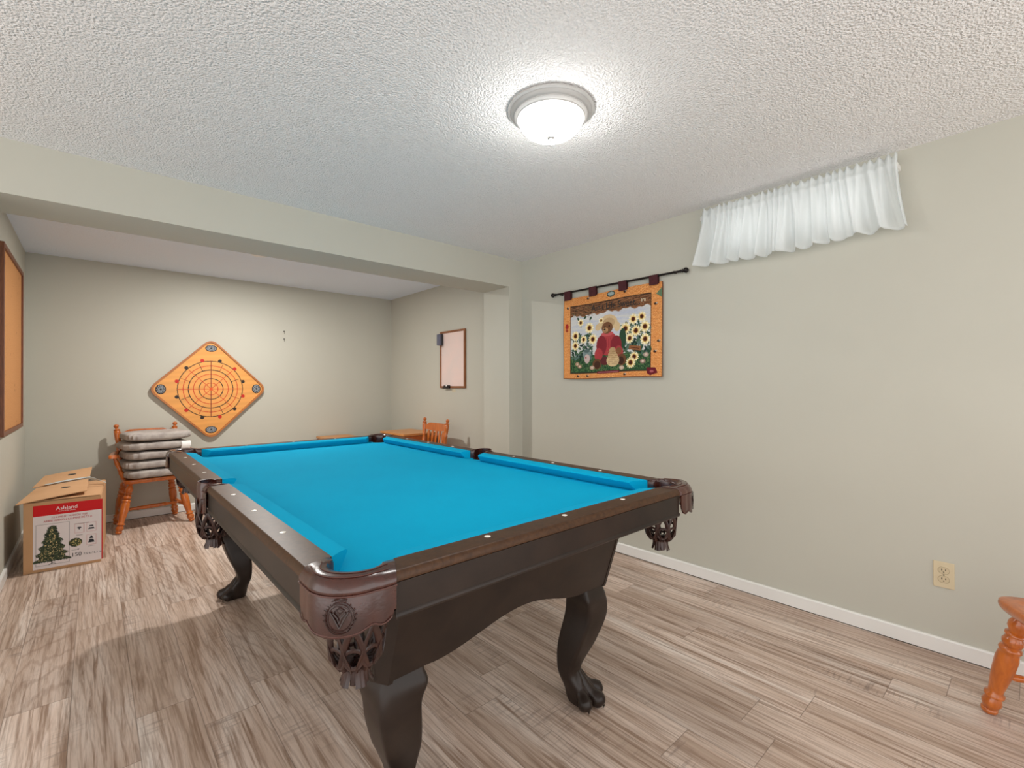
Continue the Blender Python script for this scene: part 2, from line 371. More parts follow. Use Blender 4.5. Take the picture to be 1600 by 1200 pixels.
# ------------------------------------------------------------------ pool table
TX, TY = .996, 2.102
tb = thing('pool_table', 'dark brown wooden pool table with bright blue cloth and claw feet', 'pool table', (TX, TY, 0))
ZT, ZBED = .825, .782
BX, BY, NX, NY = .6128, 1.187, .5588, 1.1176
OUT = .084                      # rail width outside the cloth line
prof = [(0, .793), (0, ZT), (.0600, ZT), (.0612, ZT-.0001), (.0628, ZT-.0006), (.0655, ZT-.0022), (.0685, ZT-.0055), (.0708, ZT-.0105), (.0720, ZT-.016), (.0715, ZT-.0195), (.069, ZT-.0215), (.0655, ZT-.0225), (.065, ZT-.024), (.065, .775), (.0, .775)]
bprof = [(.056, .802), (.0680, .802), (.0680, .743), (.0700, .7405), (.0718, .7370), (.0718, .7345), (.0690, .7300), (.045, .7300), (.045, .802)]
cprof = [(0, ZT-.001), (-.030, ZT-.003), (-.048, ZT-.006), (-.054, ZT-.011), (-.052, ZT-.016), (-.030, ZBED+.001), (0, ZBED+.001)]
def rail_seg(axis, sgn, a0, a1, n0, n1):
    """axis 'x': rail on the side x=sgn*BX running in y from a0 to a1; cushion nose runs n0..n1"""
    def P(o, along, z):
        return (sgn*(BX+o), along, z) if axis == 'x' else (along, sgn*(BY+o), z)
    def en(t, o): return t+math.copysign(.033 if abs(t) > .4 else -.008, t)*max(0, o)/.0735
    MB().loft([[P(o, en(t, o), z) for o, z in prof] for t in (a0, a1)]).build('rail', m_rail, tb, True, 30)
    MB().loft([[P(o, en(t, o), z) for o, z in bprof] for t in (a0, a1)]).build('apron_board', m_dark, tb, True, 30)
    def al(o, e):
        k = -o/.054; k = max(0, min(1, k)); return (a0+(n0-a0)*k) if e == 0 else (a1+(n1-a1)*k)
    MB().loft([[P(o, al(o, e), z) for o, z in cprof] for e in (0, 1)]).build('cushion', m_cloth, tb, True, 30)
for s_ in (-1, 1):
    rail_seg('x', s_, .062, 1.088, .080, 1.040); rail_seg('x', s_, -1.088, -.062, -1.040, -.080)
    rail_seg('y', s_, -.519, .519, -.478, .478)
DD = .2794
def sight(x, y):
    MB().lathe([(-.001, .0080), (.0008, .0078), (.0014, .005), (.0015, .0005)], (x, y, ZT), None, 14).build('diamond_sight', m_pearl, tb, True)
for s_ in (-1, 1):
    for k in (-3, -2, -1, 1, 2, 3): sight(s_*.641, k*DD)
    for k in (-1, 0, 1): sight(k*DD, s_*1.2075)
# bed: slate and cloth with round notches at the pockets
HC = (.588, 1.158); HR = .056; SC = .655
def bed_outline(mg=0):
    pts = []
    x, y = BX+.01+mg, BY+.01+mg
    def arc(cx, cy, rd, a0, a1, n=12): return [(cx+rd*math.cos(math.radians(a0+(a1-a0)*i/n)), cy+rd*math.sin(math.radians(a0+(a1-a0)*i/n))) for i in range(n+1)]
    pts += [(-HC[0]+HR+.03, -y)]; 
    q = [(sx, sy) for sx, sy in ()]
    # walk counter-clockwise: bottom edge, BR corner, right side ...
    pts = [(-.52, -y), (.52, -y)]+arc(HC[0], -HC[1], HR, 235, 35-0, 12)+[(x, -1.09), (x, -.055)]+arc(SC, 0, .058, 240, 120, 10)+[(x, .055), (x, 1.09)]
    pts += arc(HC[0], HC[1], HR, 325, 125, 12)+[(.52, y), (-.52, y)]+arc(-HC[0], HC[1], HR, 55, -145, 12)+[(-x, 1.09), (-x, .055)]+arc(-SC, 0, .058, 60, -60, 10)+[(-x, -.055), (-x, -1.09)]+arc(-HC[0], -HC[1], HR, 145, -55, 12)
    return pts
MB().prism(bed_outline(), ZBED-.022, ZBED).build('cloth_bed', m_cloth, tb)
# cabinet
def hy(z): return 1.013+(z-.445)*.318
HXC, FW, CH = .468, .443, .045
def arch(t):          # t -1..1 along the panel, height of the lower edge
    a = abs(t)
    if a > .70: return .447+.004*(1-a)/.3
    s_ = a/.70; return .449+.062*(.5+.5*math.cos(PI*s_))**.95
zt_ = .765
def panel(axis, sgn, half, name):
    ts = [i/40*2-1 for i in range(41)]; m = MB()
    for th in (0, .02):
        pass
    def P(t, z, th):
        if axis == 'y': return (t*half, sgn*(hy(z)-th), z)
        return (sgn*(HXC-th), t*half, z)
    rings = []
    for t in ts:
        zb = arch(t); rings.append([P(t, zt_, 0), P(t, zb, 0), P(t, zb, .02), P(t, zt_, .02)])
    m.loft(rings).build(name, m_dark, tb, True, 30)
panel('y', -1, FW, 'end_panel'); panel('y', 1, FW, 'end_panel')
panel('x', -1, .985, 'side_panel'); panel('x', 1, .985, 'side_panel')
for sx in (-1, 1):
    for sy in (-1, 1):
        r0 = []
        for z in (.44, zt_):
            y = hy(z); r0.append([(sx*(FW+.001), sy*(y+.002), z), (sx*(HXC+.002), sy*(y-CH), z), (sx*(HXC+.002), sy*(y-CH-.012), z), (sx*(HXC-.02), sy*(y-CH-.012), z), (sx*(FW-.012), sy*(y-.02), z), (sx*(FW-.012), sy*(y+.002), z)])
        MB().loft(r0).build('corner_post', m_dark, tb)
MB().box(-.62, .62, -1.16, 1.16, .735, .759).build('slate_support', m_dark, tb)
# legs: s-curved square section swept along the outward diagonal, with a clawed foot
LEG = [(.505, 0, .052, 9), (.45, .002, .052, 9), (.415, .010, .056, 9), (.38, .015, .059, 9), (.34, .014, .060, 9), (.30, .004, .059, 9), (.26, -.010, .057, 8), (.22, -.024, .053, 8), (.185, -.037, .047, 7), (.155, -.046, .041, 6), (.13, -.051, .037, 5), (.11, -.049, .037, 4), (.09, -.038, .042, 3.4), (.068, -.022, .048, 3), (.045, -.010, .051, 3), (.02, -.006, .050, 3), (.004, -.006, .044, 3), (0, -.006, .042, 3)]
def catmull(rows, n):
    out = []
    for i in range(len(rows)-1):
        p0, p1, p2, p3 = rows[max(i-1, 0)], rows[i], rows[i+1], rows[min(i+2, len(rows)-1)]
        for j in range(n):
            t = j/n; out.append(tuple(.5*((2*b_)+(-a+c)*t+(2*a-5*b_+4*c-d)*t*t+(-a+3*b_-3*c+d)*t**3) for a, b_, c, d in zip(p0, p1, p2, p3)))
    out.append(rows[-1]); return out
def leg(sx, sy):
    m = MB(); bx, by = .392, .945; d = 1/math.sqrt(2); rings = []
    for z, o, s_, e in catmull(LEG, 3):
        cx, cy = bx+o*d, by+o*d; ring = []; pw = 1+.30*math.exp(-((z-.415)/.035)**2)+(.10 if z > .44 else 0)
        for k in range(32):
            a = 2*PI*k/32; c, n = math.cos(a), math.sin(a)
            qx, qy = s_*math.copysign(abs(c)**(2/e), c), s_*math.copysign(abs(n)**(2/e), n)
            al_, pe = (qx+qy)*d, (qy-qx)*d*pw; ring.append((cx+(al_-pe)*d, cy+(al_+pe)*d, max(z, 0)))
        rings.append(ring)
    m.loft(rings)
    for ang, ln, rr in ((-60, .078, .0255), (-21, .097, .0265), (21, .097, .0265), (60, .078, .0255)):
        a = math.radians(45+ang); D = Vector((math.cos(a), math.sin(a), 0)); c = Vector((bx-.034*d, by-.034*d, 0))
        pts = [c+D*.012+Vector((0, 0, .118)), c+D*.028+Vector((0, 0, .090)), c+D*(ln*.45)+Vector((0, 0, .064)), c+D*(ln*.68)+Vector((0, 0, .046)), c+D*(ln*.86)+Vector((0, 0, .034)), c+D*ln+Vector((0, 0, .024)), c+D*(ln+.011)+Vector((0, 0, .017)), c+D*(ln+.016)+Vector((0, 0, .013))]
        rad = [.012, .018, .021, .021, rr, rr*1.08, rr*.82, rr*.4]
        pp = catmull([(p.x, p.y, p.z, q) for p, q in zip(pts, rad)], 3); n = len(pp)-1
        m.tube([q[:3] for q in pp], lambda t, pp=pp, n=n: pp[int(round(t*n))][3], 12)
        e = c+D*(ln+.006)+Vector((0, 0, .013)); m.tube([e+Vector((0, 0, .012)), e+D*.010+Vector((0, 0, .006)), e+D*.013+Vector((0, 0, -.004)), e+D*.012+Vector((0, 0, -.012))], lambda t: .0065*(1-t*.75), 8)
    m = m.mirror(sx, sy); m.v = [(x, y, max(z, 0)) for x, y, z in m.v]
    m.build('leg', m_claw if 0 else m_dark, tb, True, 50)
for sx in (-1, 1):
    for sy in (-1, 1): leg(sx, sy)
# pockets
def arcp(cx, cy, rd, a0, a1, n): return [(cx+rd*math.cos(math.radians(a0+(a1-a0)*i/n)), cy+rd*math.sin(math.radians(a0+(a1-a0)*i/n))) for i in range(n+1)]
def resample(pts, n):
    P = [Vector(p) for p in pts]; L = [0]
    for i in range(1, len(P)): L.append(L[-1]+(P[i]-P[i-1]).length)
    out = []
    for k in range(n+1):
        t = L[-1]*k/n; i = max(j for j in range(len(L)) if L[j] <= t+1e-9); i = min(i, len(P)-2)
        q = (t-L[i])/max(L[i+1]-L[i], 1e-9); out.append(tuple(P[i].lerp(P[i+1], q)))
    return out
NP = 44
c_in = resample([(BX+.002, 1.086)]+arcp(HC[0], HC[1], HR, 62, -0-0, 1)[:0]+[(BX+.0035, 1.112)]+arcp(HC[0], HC[1], HR, -38, 128-0, 30)+[(.545, BY+.0035), (.519, BY+.002)], NP)
c_out = resample([(BX+.0755, 1.119), (BX+.0765, 1.15)]+arcp(.604, 1.176, .0855, -6, 96, 24)+[(.58, BY+.0765), (.552, BY+.0755)], NP)
s_in = resample([(BX+.002, -.061)]+arcp(SC, 0, .052, -118, 118, 24)+[(BX+.002, .061)], NP)
s_out = resample([(BX+.0750, -.069), (BX+.077, -.045), (BX+.083, -.02), (BX+.085, 0), (BX+.083, .02), (BX+.077, .045), (BX+.0750, .069)], NP)
def off2(path, d):
    out = []
    for i, p in enumerate(path):
        a, b_ = path[max(i-1, 0)], path[min(i+1, len(path)-1)]; t = Vector((b_[0]-a[0], b_[1]-a[1])).normalized()
        out.append((p[0]+t.y*d, p[1]-t.x*d))
    return out
def scallop(t):      # 0..1 along the shield, returns lower edge height
    a = abs(t-.5)*2
    if a < .30: return .726+.002*(a/.3)**2
    if a < .62: s_ = (a-.30)/.32; return .728+.011*(.5-.5*math.cos(PI*s_))
    if a < .90: s_ = (a-.62)/.28; return .739-.006*math.sin(PI*s_)
    return .739+(a-.90)/.10*.022
def pocket(inn, out, sx, sy, centre, crest, swap=False):
    def fin(m): return m.mirror(sx, sy)
    secs = []
    for i in range(NP+1):
        a, b_ = Vector(inn[i]), Vector(out[i]); d = b_-a; e = d.normalized(); L_ = d.length
        lift = .0045*math.sin(PI*i/NP)
        sec = [(a+e*.004, .745), (a, .80), (a+e*.0005, .818+lift), (a+e*.004, .8255+lift), (a+d*.3, .8285+lift), (a+d*.62, .8285+lift), (b_-e*min(.014, L_*.3), .8265+lift), (b_-e*.005, .821+lift*.8), (b_+e*.0015, .813), (b_+e*.0025, .8085), (b_+e*.001, .804), (b_-e*.006, .803), (b_-e*.008, .803)]
        secs.append([(p.x, p.y, z) for p, z in sec])
    cap = fin(MB().loft(secs, True, True)).build('pocket', m_leather, tb, True, 60)
    cap['label'] = 'leather pocket with woven strap basket'
    # shield
    o2 = off2(out, .0) ; s2 = off2(out, -.005 if not swap else -.005)
    rings = []
    for i in range(NP+1):
        t = i/NP; zb = scallop(t) if crest else .716+.01*abs(t-.5)*2
        p, q = Vector(o2[i]), Vector(s2[i]); cen = Vector(centre); rd = (p-cen).normalized()
        q = p-rd*.005; sw = rd*(.003*math.sin(PI*t))
        rings.append([(p.x, p.y, .8035), (p.x+sw.x, p.y+sw.y, .78), (p.x+sw.x*1.5, p.y+sw.y*1.5, .755), (p.x+sw.x, p.y+sw.y, zb), (q.x+sw.x, q.y+sw.y, zb), (q.x, q.y, .8035)])
    sh = fin(MB().loft(rings)).build('shield', m_leather, cap, True, 50)
    # stitching lines: rolled seam under the cap and a line on the cap top
    m = MB()
    m.tube([(p[0], p[1], .8025) for p in off2(out, .0022)], .0016, 6); fin(m).build('stitching', m_stitch, cap, True); m = MB()
    m.tube([(o2[i][0]*1.0+(Vector(o2[i])-Vector(centre)).normalized().x*.003, o2[i][1]+(Vector(o2[i])-Vector(centre)).normalized().y*.003, (scallop(i/NP) if crest else .718)+.004) for i in range(2, NP-1)], .0011, 5); fin(m).build('stitching', m_stitch, cap, True); m = MB()
    top = []
    for i in range(3, NP-2):
        a, b_ = Vector(inn[i]), Vector(out[i]); p = a.lerp(b_, .40); top.append((p.x, p.y, .8292+.0045*math.sin(PI*i/NP)))
    m.tube(top, .0011, 5); fin(m).build('stitching', m_stitch, cap, True); m = MB()
    top = []
    for i in range(3, NP-2):
        a, b_ = Vector(inn[i]), Vector(out[i]); p = a.lerp(b_, .74) if i not in () else a; top.append((p.x, p.y, .8288+.0040*math.sin(PI*i/NP)))
    m.tube(top, .0010, 5)
    fin(m).build('stitching', m_stitch, cap, True)
    # basket
    cx, cy = centre; m = MB(); K = 9
    def cone(a, z):
        k = (z-.625)/(.735-.625); rd = .046+.012*k+.004*math.sin(PI*k); return (cx+rd*math.cos(a), cy+rd*math.sin(a), z)
    for k in range(K):
        for sg in (-1, 1):
            a0 = 2*PI*k/K; pts = []
            for j in range(15):
                t = j/14; z = .772-(.772-.640)*t; pts.append(cone(a0+sg*(2*PI/K)*1.25*(t+.035*math.sin(4*PI*t)), z))
            p_end = Vector(pts[-1]); cen = Vector((cx, cy, .622)); pts += [p_end.lerp(cen, .25)+Vector((0, 0, -.012)), p_end.lerp(cen, .62)+Vector((0, 0, -.006)), cen.lerp(p_end, .12)]
            m.tube(pts, .0070, 8, .40, up=lambda t, a0=a0: (math.cos(a0), math.sin(a0), 0.01))
        a0 = 2*PI*(k+.5)/K   # loop at the bottom
        lp = [cone(a0-.36*math.cos(q*PI/6), .652-.020*math.sin(q*PI/6)) for q in range(13)]
        m.tube(lp, .0045, 6, .5, up=lambda t, a0=a0: (math.cos(a0), math.sin(a0), 0.01))
    fin(m).build('basket', m_leather2, cap, True)
    m = MB(); m.lathe([(-.010, .026), (0, .027), (.006, .022)], (cx, cy, .617), None, 20)
    for k in range(16):
        a = 2*PI*k/16+.1; ca, sa = math.cos(a), math.sin(a); fl = .030+.004*math.sin(k*2.3)
        m.tube([(cx+.025*ca, cy+.025*sa, .614), (cx+.026*ca, cy+.026*sa, .600), (cx+fl*ca, cy+fl*sa, .584-.003*math.cos(k*1.7))], .0056, 6, .40, up=(ca, sa, .01))
    fin(m).build('fringe', m_leather2, cap, True)
    # dark lining inside the hole
    fin(MB().loft([[(cx+rd*math.cos(2*PI*k/24), cy+rd*math.sin(2*PI*k/24), z) for k in range(24)] for rd, z in ((.0525, .760), (.0545, .742), (.052, .742), (.050, .760))]+[], True, False)).build('pocket_ring', m_void, cap, True)
    if crest:
        # embossed crest: oval wreath, chevron V and small motif
        m = MB(); i0 = NP//2; pc = Vector(o2[i0]); rdv = (pc-Vector(centre)).normalized(); tv = Vector((rdv.y, -rdv.x))
        R0 = .087
        def on(s_, z):
            z = .7645+(z-.7645)*1.22
            a = (s_*1.3-.012)/R0; d_ = rdv*math.cos(a)+tv*math.sin(a); p = Vector((.604, 1.176))+d_*(.0855+.0062); return (p.x, p.y, z)
        zc = .7645
        m.tube([on(.020*math.cos(2*PI*k/28), zc+.0235*math.sin(2*PI*k/28)) for k in range(29)], .0010, 5)
        m.tube([on(.0165*math.cos(2*PI*k/28), zc+.0195*math.sin(2*PI*k/28)) for k in range(29)], .0007, 5)
        for s_ in (-1, 1):
            for q in (0, 1):
                m.tube([on(s_*(.0125-.004*q), zc+.010-.001*q), on(s_*.006*(1-q*.6), zc-.002+.003*q), on(s_*.0004, zc-.014+.007*q)], .0017, 6)
            for k in range(7):
                a = math.radians(-60+k*22); x, z = s_*.0185*math.cos(a), zc+.0215*math.sin(a)
                m.tube([on(x, z), on(x*1.22+s_*.001, z+.003)], .0010, 5)
        m.tube([on(-.006, zc+.012), on(0, zc+.006), on(.006, zc+.012), on(0, zc+.016), on(-.006, zc+.012)], .0012, 5)
        m.tube([on(-.010, zc+.0265), on(0, zc+.029), on(.010, zc+.0265)], .0012, 5)
        fin(m).build('crest', m_crest, cap, True)
for sx in (-1, 1):
    for sy in (-1, 1): pocket(c_in, c_out, sx, sy, HC, True)
    pocket(s_in, s_out, sx, 1, (.650, 0), False)

# ------------------------------------------------------------------ chairs
LEGP = [(0, .012), (.03, .015), (.05, .013), (.08, .020), (.12, .027), (.155, .027), (.185, .021), (.20, .020), (.21, .0275), (.225, .0275), (.235, .019), (.255, .024), (.285, .029), (.31, .027), (.33, .019), (.345, .029), (.365, .031), (.38, .026), (.40, .028), (.45, .031), (.55, .030), (.66, .026), (.74, .022), (.785, .020), (.80, .028), (.82, .028), (.83, .019), (.86, .025), (.89, .028), (.92, .024), (.945, .019), (.955, .0235), (.975, .0225), (1, .015)]
POSTP = [(0, .012), (.06, .018), (.14, .021), (.20, .016), (.215, .021), (.235, .021), (.25, .014), (.40, .017), (.52, .020), (.60, .016), (.615, .0225), (.63, .0225), (.645, .018), (.72, .021), (.80, .0225), (.865, .023), (.875, .019), (.885, .0225), (.90, .0225), (.91, .012), (.93, .011), (.945, .0165), (.965, .0195), (.985, .016), (1, .004)]
STRP = [(0, .008), (.08, .010), (.12, .013), (.2, .011), (.25, .014), (.27, .018), (.3, .015), (.5, .018), (.7, .015), (.73, .018), (.75, .014), (.8, .011), (.88, .013), (.92, .010), (1, .008)]
def chair(label, loc, rz, arms=False, sz=.43, group='maple spindle chairs', back=.868, fw=.255, bwd=.215, yb=.205):
    t = thing('spindle_armchair' if arms else 'spindle_chair', label, 'chair', (loc[0], loc[1], 0), rz, group)
    pl = fillet([(-.225, -.195), (.225, -.195), (.195, .195), (-.195, .195)], [.07, .07, .05, .05], 8)
    n = len(pl); rings = []
    for k, z in ((.88, sz-.036), (.955, sz-.034), (.99, sz-.024), (1.0, sz-.014), (.99, sz-.003), (.965, sz)):
        rings.append([(x*k, y*k, z) for x, y in pl])
    rings.append([(x*.80, y*.80, sz-.003) for x, y in pl]); rings.append([(x*.5, y*.5, sz-.009) for x, y in pl])
    MB().loft(rings).build('seat', m_maple, t, True, 50)
    tops = {}
    for sx in (-1, 1):
        for sy, foot in ((-1, (fw, -.185)), (1, (bwd, .195))):
            a = Vector((sx*.165, sy*.130, sz-.030)); b_ = Vector((sx*foot[0], foot[1], .0)); tops[sx, sy] = (a, b_)
            m = MB().lathe(LEGP, a, b_); m.v = [(x, y, max(z, 0)) for x, y, z in m.v]; m.build('leg', m_maple, t, True, 60)
    side = {}
    for sx in (-1, 1):
        a = tops[sx, -1][0].lerp(tops[sx, -1][1], .62); b_ = tops[sx, 1][0].lerp(tops[sx, 1][1], .62); side[sx] = a.lerp(b_, .5)
        MB().lathe(STRP, a, b_, 14).build('stretcher', m_maple, t, True, 60)
    MB().lathe(STRP, side[-1], side[1], 14).build('stretcher', m_maple, t, True, 60)
    pb, pt = {}, {}
    for sx in (-1, 1):
        pb[sx] = Vector((sx*.176, .155, sz-.012)); pt[sx] = Vector((sx*.214, yb, back))
        MB().lathe(POSTP, pb[sx], pt[sx]).build('back_post', m_maple, t, True, 60)
    # crest rail with shaped upper edge
    rings = []
    for i in range(25):
        s_ = i/24*2-1; a = pb[-1].lerp(pt[-1], .80); b_ = pb[1].lerp(pt[1], .80); p = a.lerp(b_, (s_+1)/2)
        bow = .020*(1-s_*s_); top = .018+(.022 if abs(s_) < .62 else .022*max(0, (1-(abs(s_)-.62)/.16)))+.0
        bot = -.036-.006*math.cos(s_*PI)
        y = p.y+bow; rings.append([(p.x, y-.010, p.z+bot), (p.x, y+.010, p.z+bot), (p.x, y+.012+.006, p.z+top), (p.x, y-.006, p.z+top)])
    MB().loft(rings).build('crest_rail', m_maple, t, True, 50)
    for k in range(5):       # arrow-shaped slats
        s_ = (k-2)/2; a = Vector((s_*.115, .165, sz-.006)); p = pb[-1].lerp(pt[-1], .77); b_ = Vector((s_*.135, p.y+.020*(1-.3*s_*s_), p.z-.026)); rings = []
        for z, wd in ((0, .007), (.12, .008), (.3, .010), (.42, .019), (.52, .020), (.62, .012), (.70, .009), (.80, .017), (.90, .019), (1, .013)):
            q = a.lerp(b_, z); rings.append([(q.x-wd, q.y-.005, q.z), (q.x+wd, q.y-.005, q.z), (q.x+wd*.8, q.y+.005, q.z), (q.x-wd*.8, q.y+.005, q.z)])
        MB().loft(rings).build('slat', m_maple, t, True, 40)
    if arms:
        for sx in (-1, 1):
            q = pb[sx].lerp(pt[sx], .47); z = q.z
            path = [(q.x, q.y-.005, z), (sx*.235, .08, z+.004), (sx*.262, -.02, z-.002), (sx*.275, -.10, z-.004), (sx*.272, -.135, z-.006)]
            pp = catmull([tuple(p) for p in path], 5); m = MB(); rings = []
            for i, p in enumerate(pp):
                s_ = i/(len(pp)-1); wd = .018+.016*s_ if s_ < .9 else .034-.018*(s_-.9)/.1
                rings.append([(p[0]-wd, p[1], p[2]-.012), (p[0]+wd, p[1], p[2]-.012), (p[0]+wd, p[1], p[2]+.009), (p[0]+wd*.7, p[1], p[2]+.013), (p[0]-wd*.7, p[1], p[2]+.013), (p[0]-wd, p[1], p[2]+.009)])
            m.loft(rings).build('armrest', m_maple, t, True, 40)
            MB().lathe([(0, .010), (.1, .015), (.3, .019), (.42, .013), (.45, .018), (.5, .013), (.7, .018), (.85, .013), (.93, .012), (1, .010)], (sx*.200, -.085, sz-.010), (sx*.268, -.090, z-.008), 16).build('arm_post', m_maple, t, True, 60)
    return t
CH1 = (.383, 5.175); CR1 = math.radians(6.5)
chair('honey maple armchair holding a stack of five grey cushions in the alcove', CH1, CR1, True, .425)
chair('honey maple spindle chair behind the pool table beside the orange wooden cabinet', (2.40, 4.085), -PI/2, False, .43)
chair('honey maple chair cut off by the right edge, under the wall outlet', (2.295, -.155), math.radians(-152), False, .445)

# ------------------------------------------------------------------ cushions
def cushion(i, loc, rz, w_=.43, d_=.40, h_=.078):
    m = MB(); nu, nv = 72, 22; rings = []
    for j in range(nv+1):
        ph = -PI/2+PI*j/nv; cz = math.copysign(abs(math.sin(ph))**.55, math.sin(ph)); cr = abs(math.cos(ph))**.30 if 0 < j < nv else .02
        ring = []
        for k in range(nu):
            a = 2*PI*k/nu; c, n = math.cos(a), math.sin(a)
            x = w_/2*cr*math.copysign(abs(c)**.42, c); y = d_/2*cr*math.copysign(abs(n)**.42, n); z = h_/2*cz
            q = Vector((x*9+i*7.3, y*9, z*14)); nz = mnoise.noise(q)*.010+mnoise.noise(q*3.1)*.0045
            rr = 1+nz*2.2; z2 = z*(1+.14*mnoise.noise(Vector((x*7, y*7, i*3.7))))+.004*mnoise.noise(Vector((x*8, y*8, i*5.1)))
            # gathered ribs along the edge
            rib = (.0045*math.cos(a*23+i+2*math.sin(a*5+i))+.0025*math.cos(a*51+i*2))*abs(math.cos(ph))**1.2
            ring.append((x*rr+c*rib, y*rr+n*rib, z2))
        rings.append(ring)
    return m.loft(rings)
labs = ['bottom grey cushion of the stack, lying on the armchair seat', 'grey cushion second from the bottom of the stack on the armchair', 'middle grey cushion of the five stacked on the armchair', 'grey cushion with a white tag hanging from its corner', 'topmost grey cushion of the stack on the armchair']
zc = .425
cp = [(.012, -.005, .02, .445, .42), (.010, .0, -.03, .45, .42), (.018, .003, .03, .45, .42), (.0, .0, -.02, .455, .42), (.022, -.005, .035, .455, .41)]
for i in range(5):
    dx, dy, dr, w_, d_ = cp[i]; hh_ = .0775
    cx = CH1[0]+math.cos(CR1)*dx-math.sin(CR1)*(dy-.02); cy = CH1[1]+math.sin(CR1)*dx+math.cos(CR1)*(dy-.02)
    t = cushion(i, None, 0, w_, d_, hh_-.007).build('seat_cushion', m_cushion, None, True, 80)
    t.location = (cx, cy, zc+hh_/2+(.0015 if i == 0 else 0)); t.rotation_euler = (0, 0, CR1+dr); zc += hh_
    tag(t, labs[i], 'cushion', 'stacked grey seat cushions')
    if i == 3:
        m = MB(); R = []
        for k in range(9):
            s_ = k/8; z = .026-.072*s_; y = -d_/2-.006-.010*math.sin(s_*PI)+.004*s_; wv_ = .004*math.sin(s_*5)
            R.append([(w_/2-.062+wv_, y-.001, z), (w_/2+.004+wv_, y-.001, z), (w_/2+.004+wv_, y+.001, z), (w_/2-.062+wv_, y+.001, z)])
        m.loft(R).build('care_tag', m_tag, t, True)

# ------------------------------------------------------------------ cardboard box
bx = thing('cardboard_box', 'brown cardboard box with a red and white tree label, flaps closed loosely', 'box', (-.128, 4.628, 0), math.radians(-3.0))
BW, BD, BH = .186, .345, .45
m = MB(); t_ = .005
m.box(-BW, BW, -BD, -BD+t_, 0, BH, .001).box(-BW, BW, BD-t_, BD, 0, BH, .001).box(-BW, -BW+t_, -BD+t_, BD-t_, 0, BH).box(BW-t_, BW, -BD+t_, BD-t_, 0, BH).box(-BW+t_, BW-t_, -BD+t_, BD-t_, 0, t_)
m.build('carton', m_card, bx)
def flap(name, q, th=.005, holes=(), mat=m_card):
    """q: four corners (3D) a,b,c,d; slightly bowed sheet with thickness"""
    a, b_, c, d = [Vector(p) for p in q]; n_ = 10; R = []
    for i in range(n_+1):
        s_ = i/n_; row = []; lo, hi = a.lerp(b_, s_), d.lerp(c, s_)
        bow = .007*math.sin(PI*s_)
        for k in range(n_+1):
            p = lo.lerp(hi, k/n_); row.append(Vector((p.x, p.y, p.z+bow*math.sin(PI*k/n_*.8+.3))))
        R.append(row)
    m = MB(); vs = [tuple(p) for rw in R for p in rw]; vs += [(x, y, z-th) for x, y, z in vs]; k = n_+1; o = k*k; fs = []
    for i in range(n_):
        for j in range(n_):
            fs.append((i*k+j, (i+1)*k+j, (i+1)*k+j+1, i*k+j+1)); fs.append((o+i*k+j, o+i*k+j+1, o+(i+1)*k+j+1, o+(i+1)*k+j))
    per = [(i, 0) for i in range(k)]+[(n_, j) for j in range(1, k)]+[(i, n_) for i in range(n_-1, -1, -1)]+[(0, j) for j in range(n_-1, 0, -1)]
    for q_ in range(len(per)):
        (i, j), (i2, j2) = per[q_], per[(q_+1) % len(per)]; fs.append((i*k+j, i2*k+j2, o+i2*k+j2, o+i*k+j))
    ob = m.add(vs, fs).build(name, mat, bx, True, 30)
    for (fx, fy) in holes:
        p = a.lerp(b_, fx).lerp(d.lerp(c, fx), fy)+Vector((0, 0, .0065*math.sin(PI*fx)+.0005)); hm = MB(); sl = (d-a).normalized().z
        hm.prism(fillet([(-.024, -.011), (.008, -.015), (.026, -.006), (.020, .012), (-.012, .015)], .006, 3), -.001, .003, Matrix.Translation(p) @ Matrix.Rotation(math.asin(max(-1, min(1, sl))), 4, 'X'))
        hm.build('handle_hole', m_black, ob)
    return ob
flap('flap', [(-BW+.004, -BD+.01, BH+.006), (BW-.004, -BD+.01, BH+.006), (BW-.004, -.005, BH+.012), (-BW+.004, -.005, BH+.012)])
flap('flap', [(-BW+.004, .005, BH+.012), (BW-.004, .005, BH+.012), (BW-.004, BD-.01, BH+.006), (-BW+.004, BD-.01, BH+.006)])
flap('flap', [(-BW-.030, -BD-.03, BH+.006), (BW-.075, -BD+.05, BH+.038), (BW-.09, .115, BH+.060), (-BW+.01, .075, BH+.030)], holes=((.62, .5),))
flap('flap', [(-BW-.012, .085, BH+.034), (BW-.085, .125, BH+.066), (BW-.085, BD+.05, BH+.108), (-BW+.02, BD+.02, BH+.072)], holes=((.62, .5),))
flap('tape_strip', [(BW-.13, .112, BH+.071), (BW-.06, .10, BH+.064), (BW+.012, .07, BH+.02), (BW+.005, .11, BH+.022)], .0015, mat=m_tape)
flap('tape_strip', [(-BW+.05, .075, BH+.046), (BW-.08, .105, BH+.070), (BW-.08, .135, BH+.072), (-BW+.05, .100, BH+.048)], .0015, mat=m_tape)
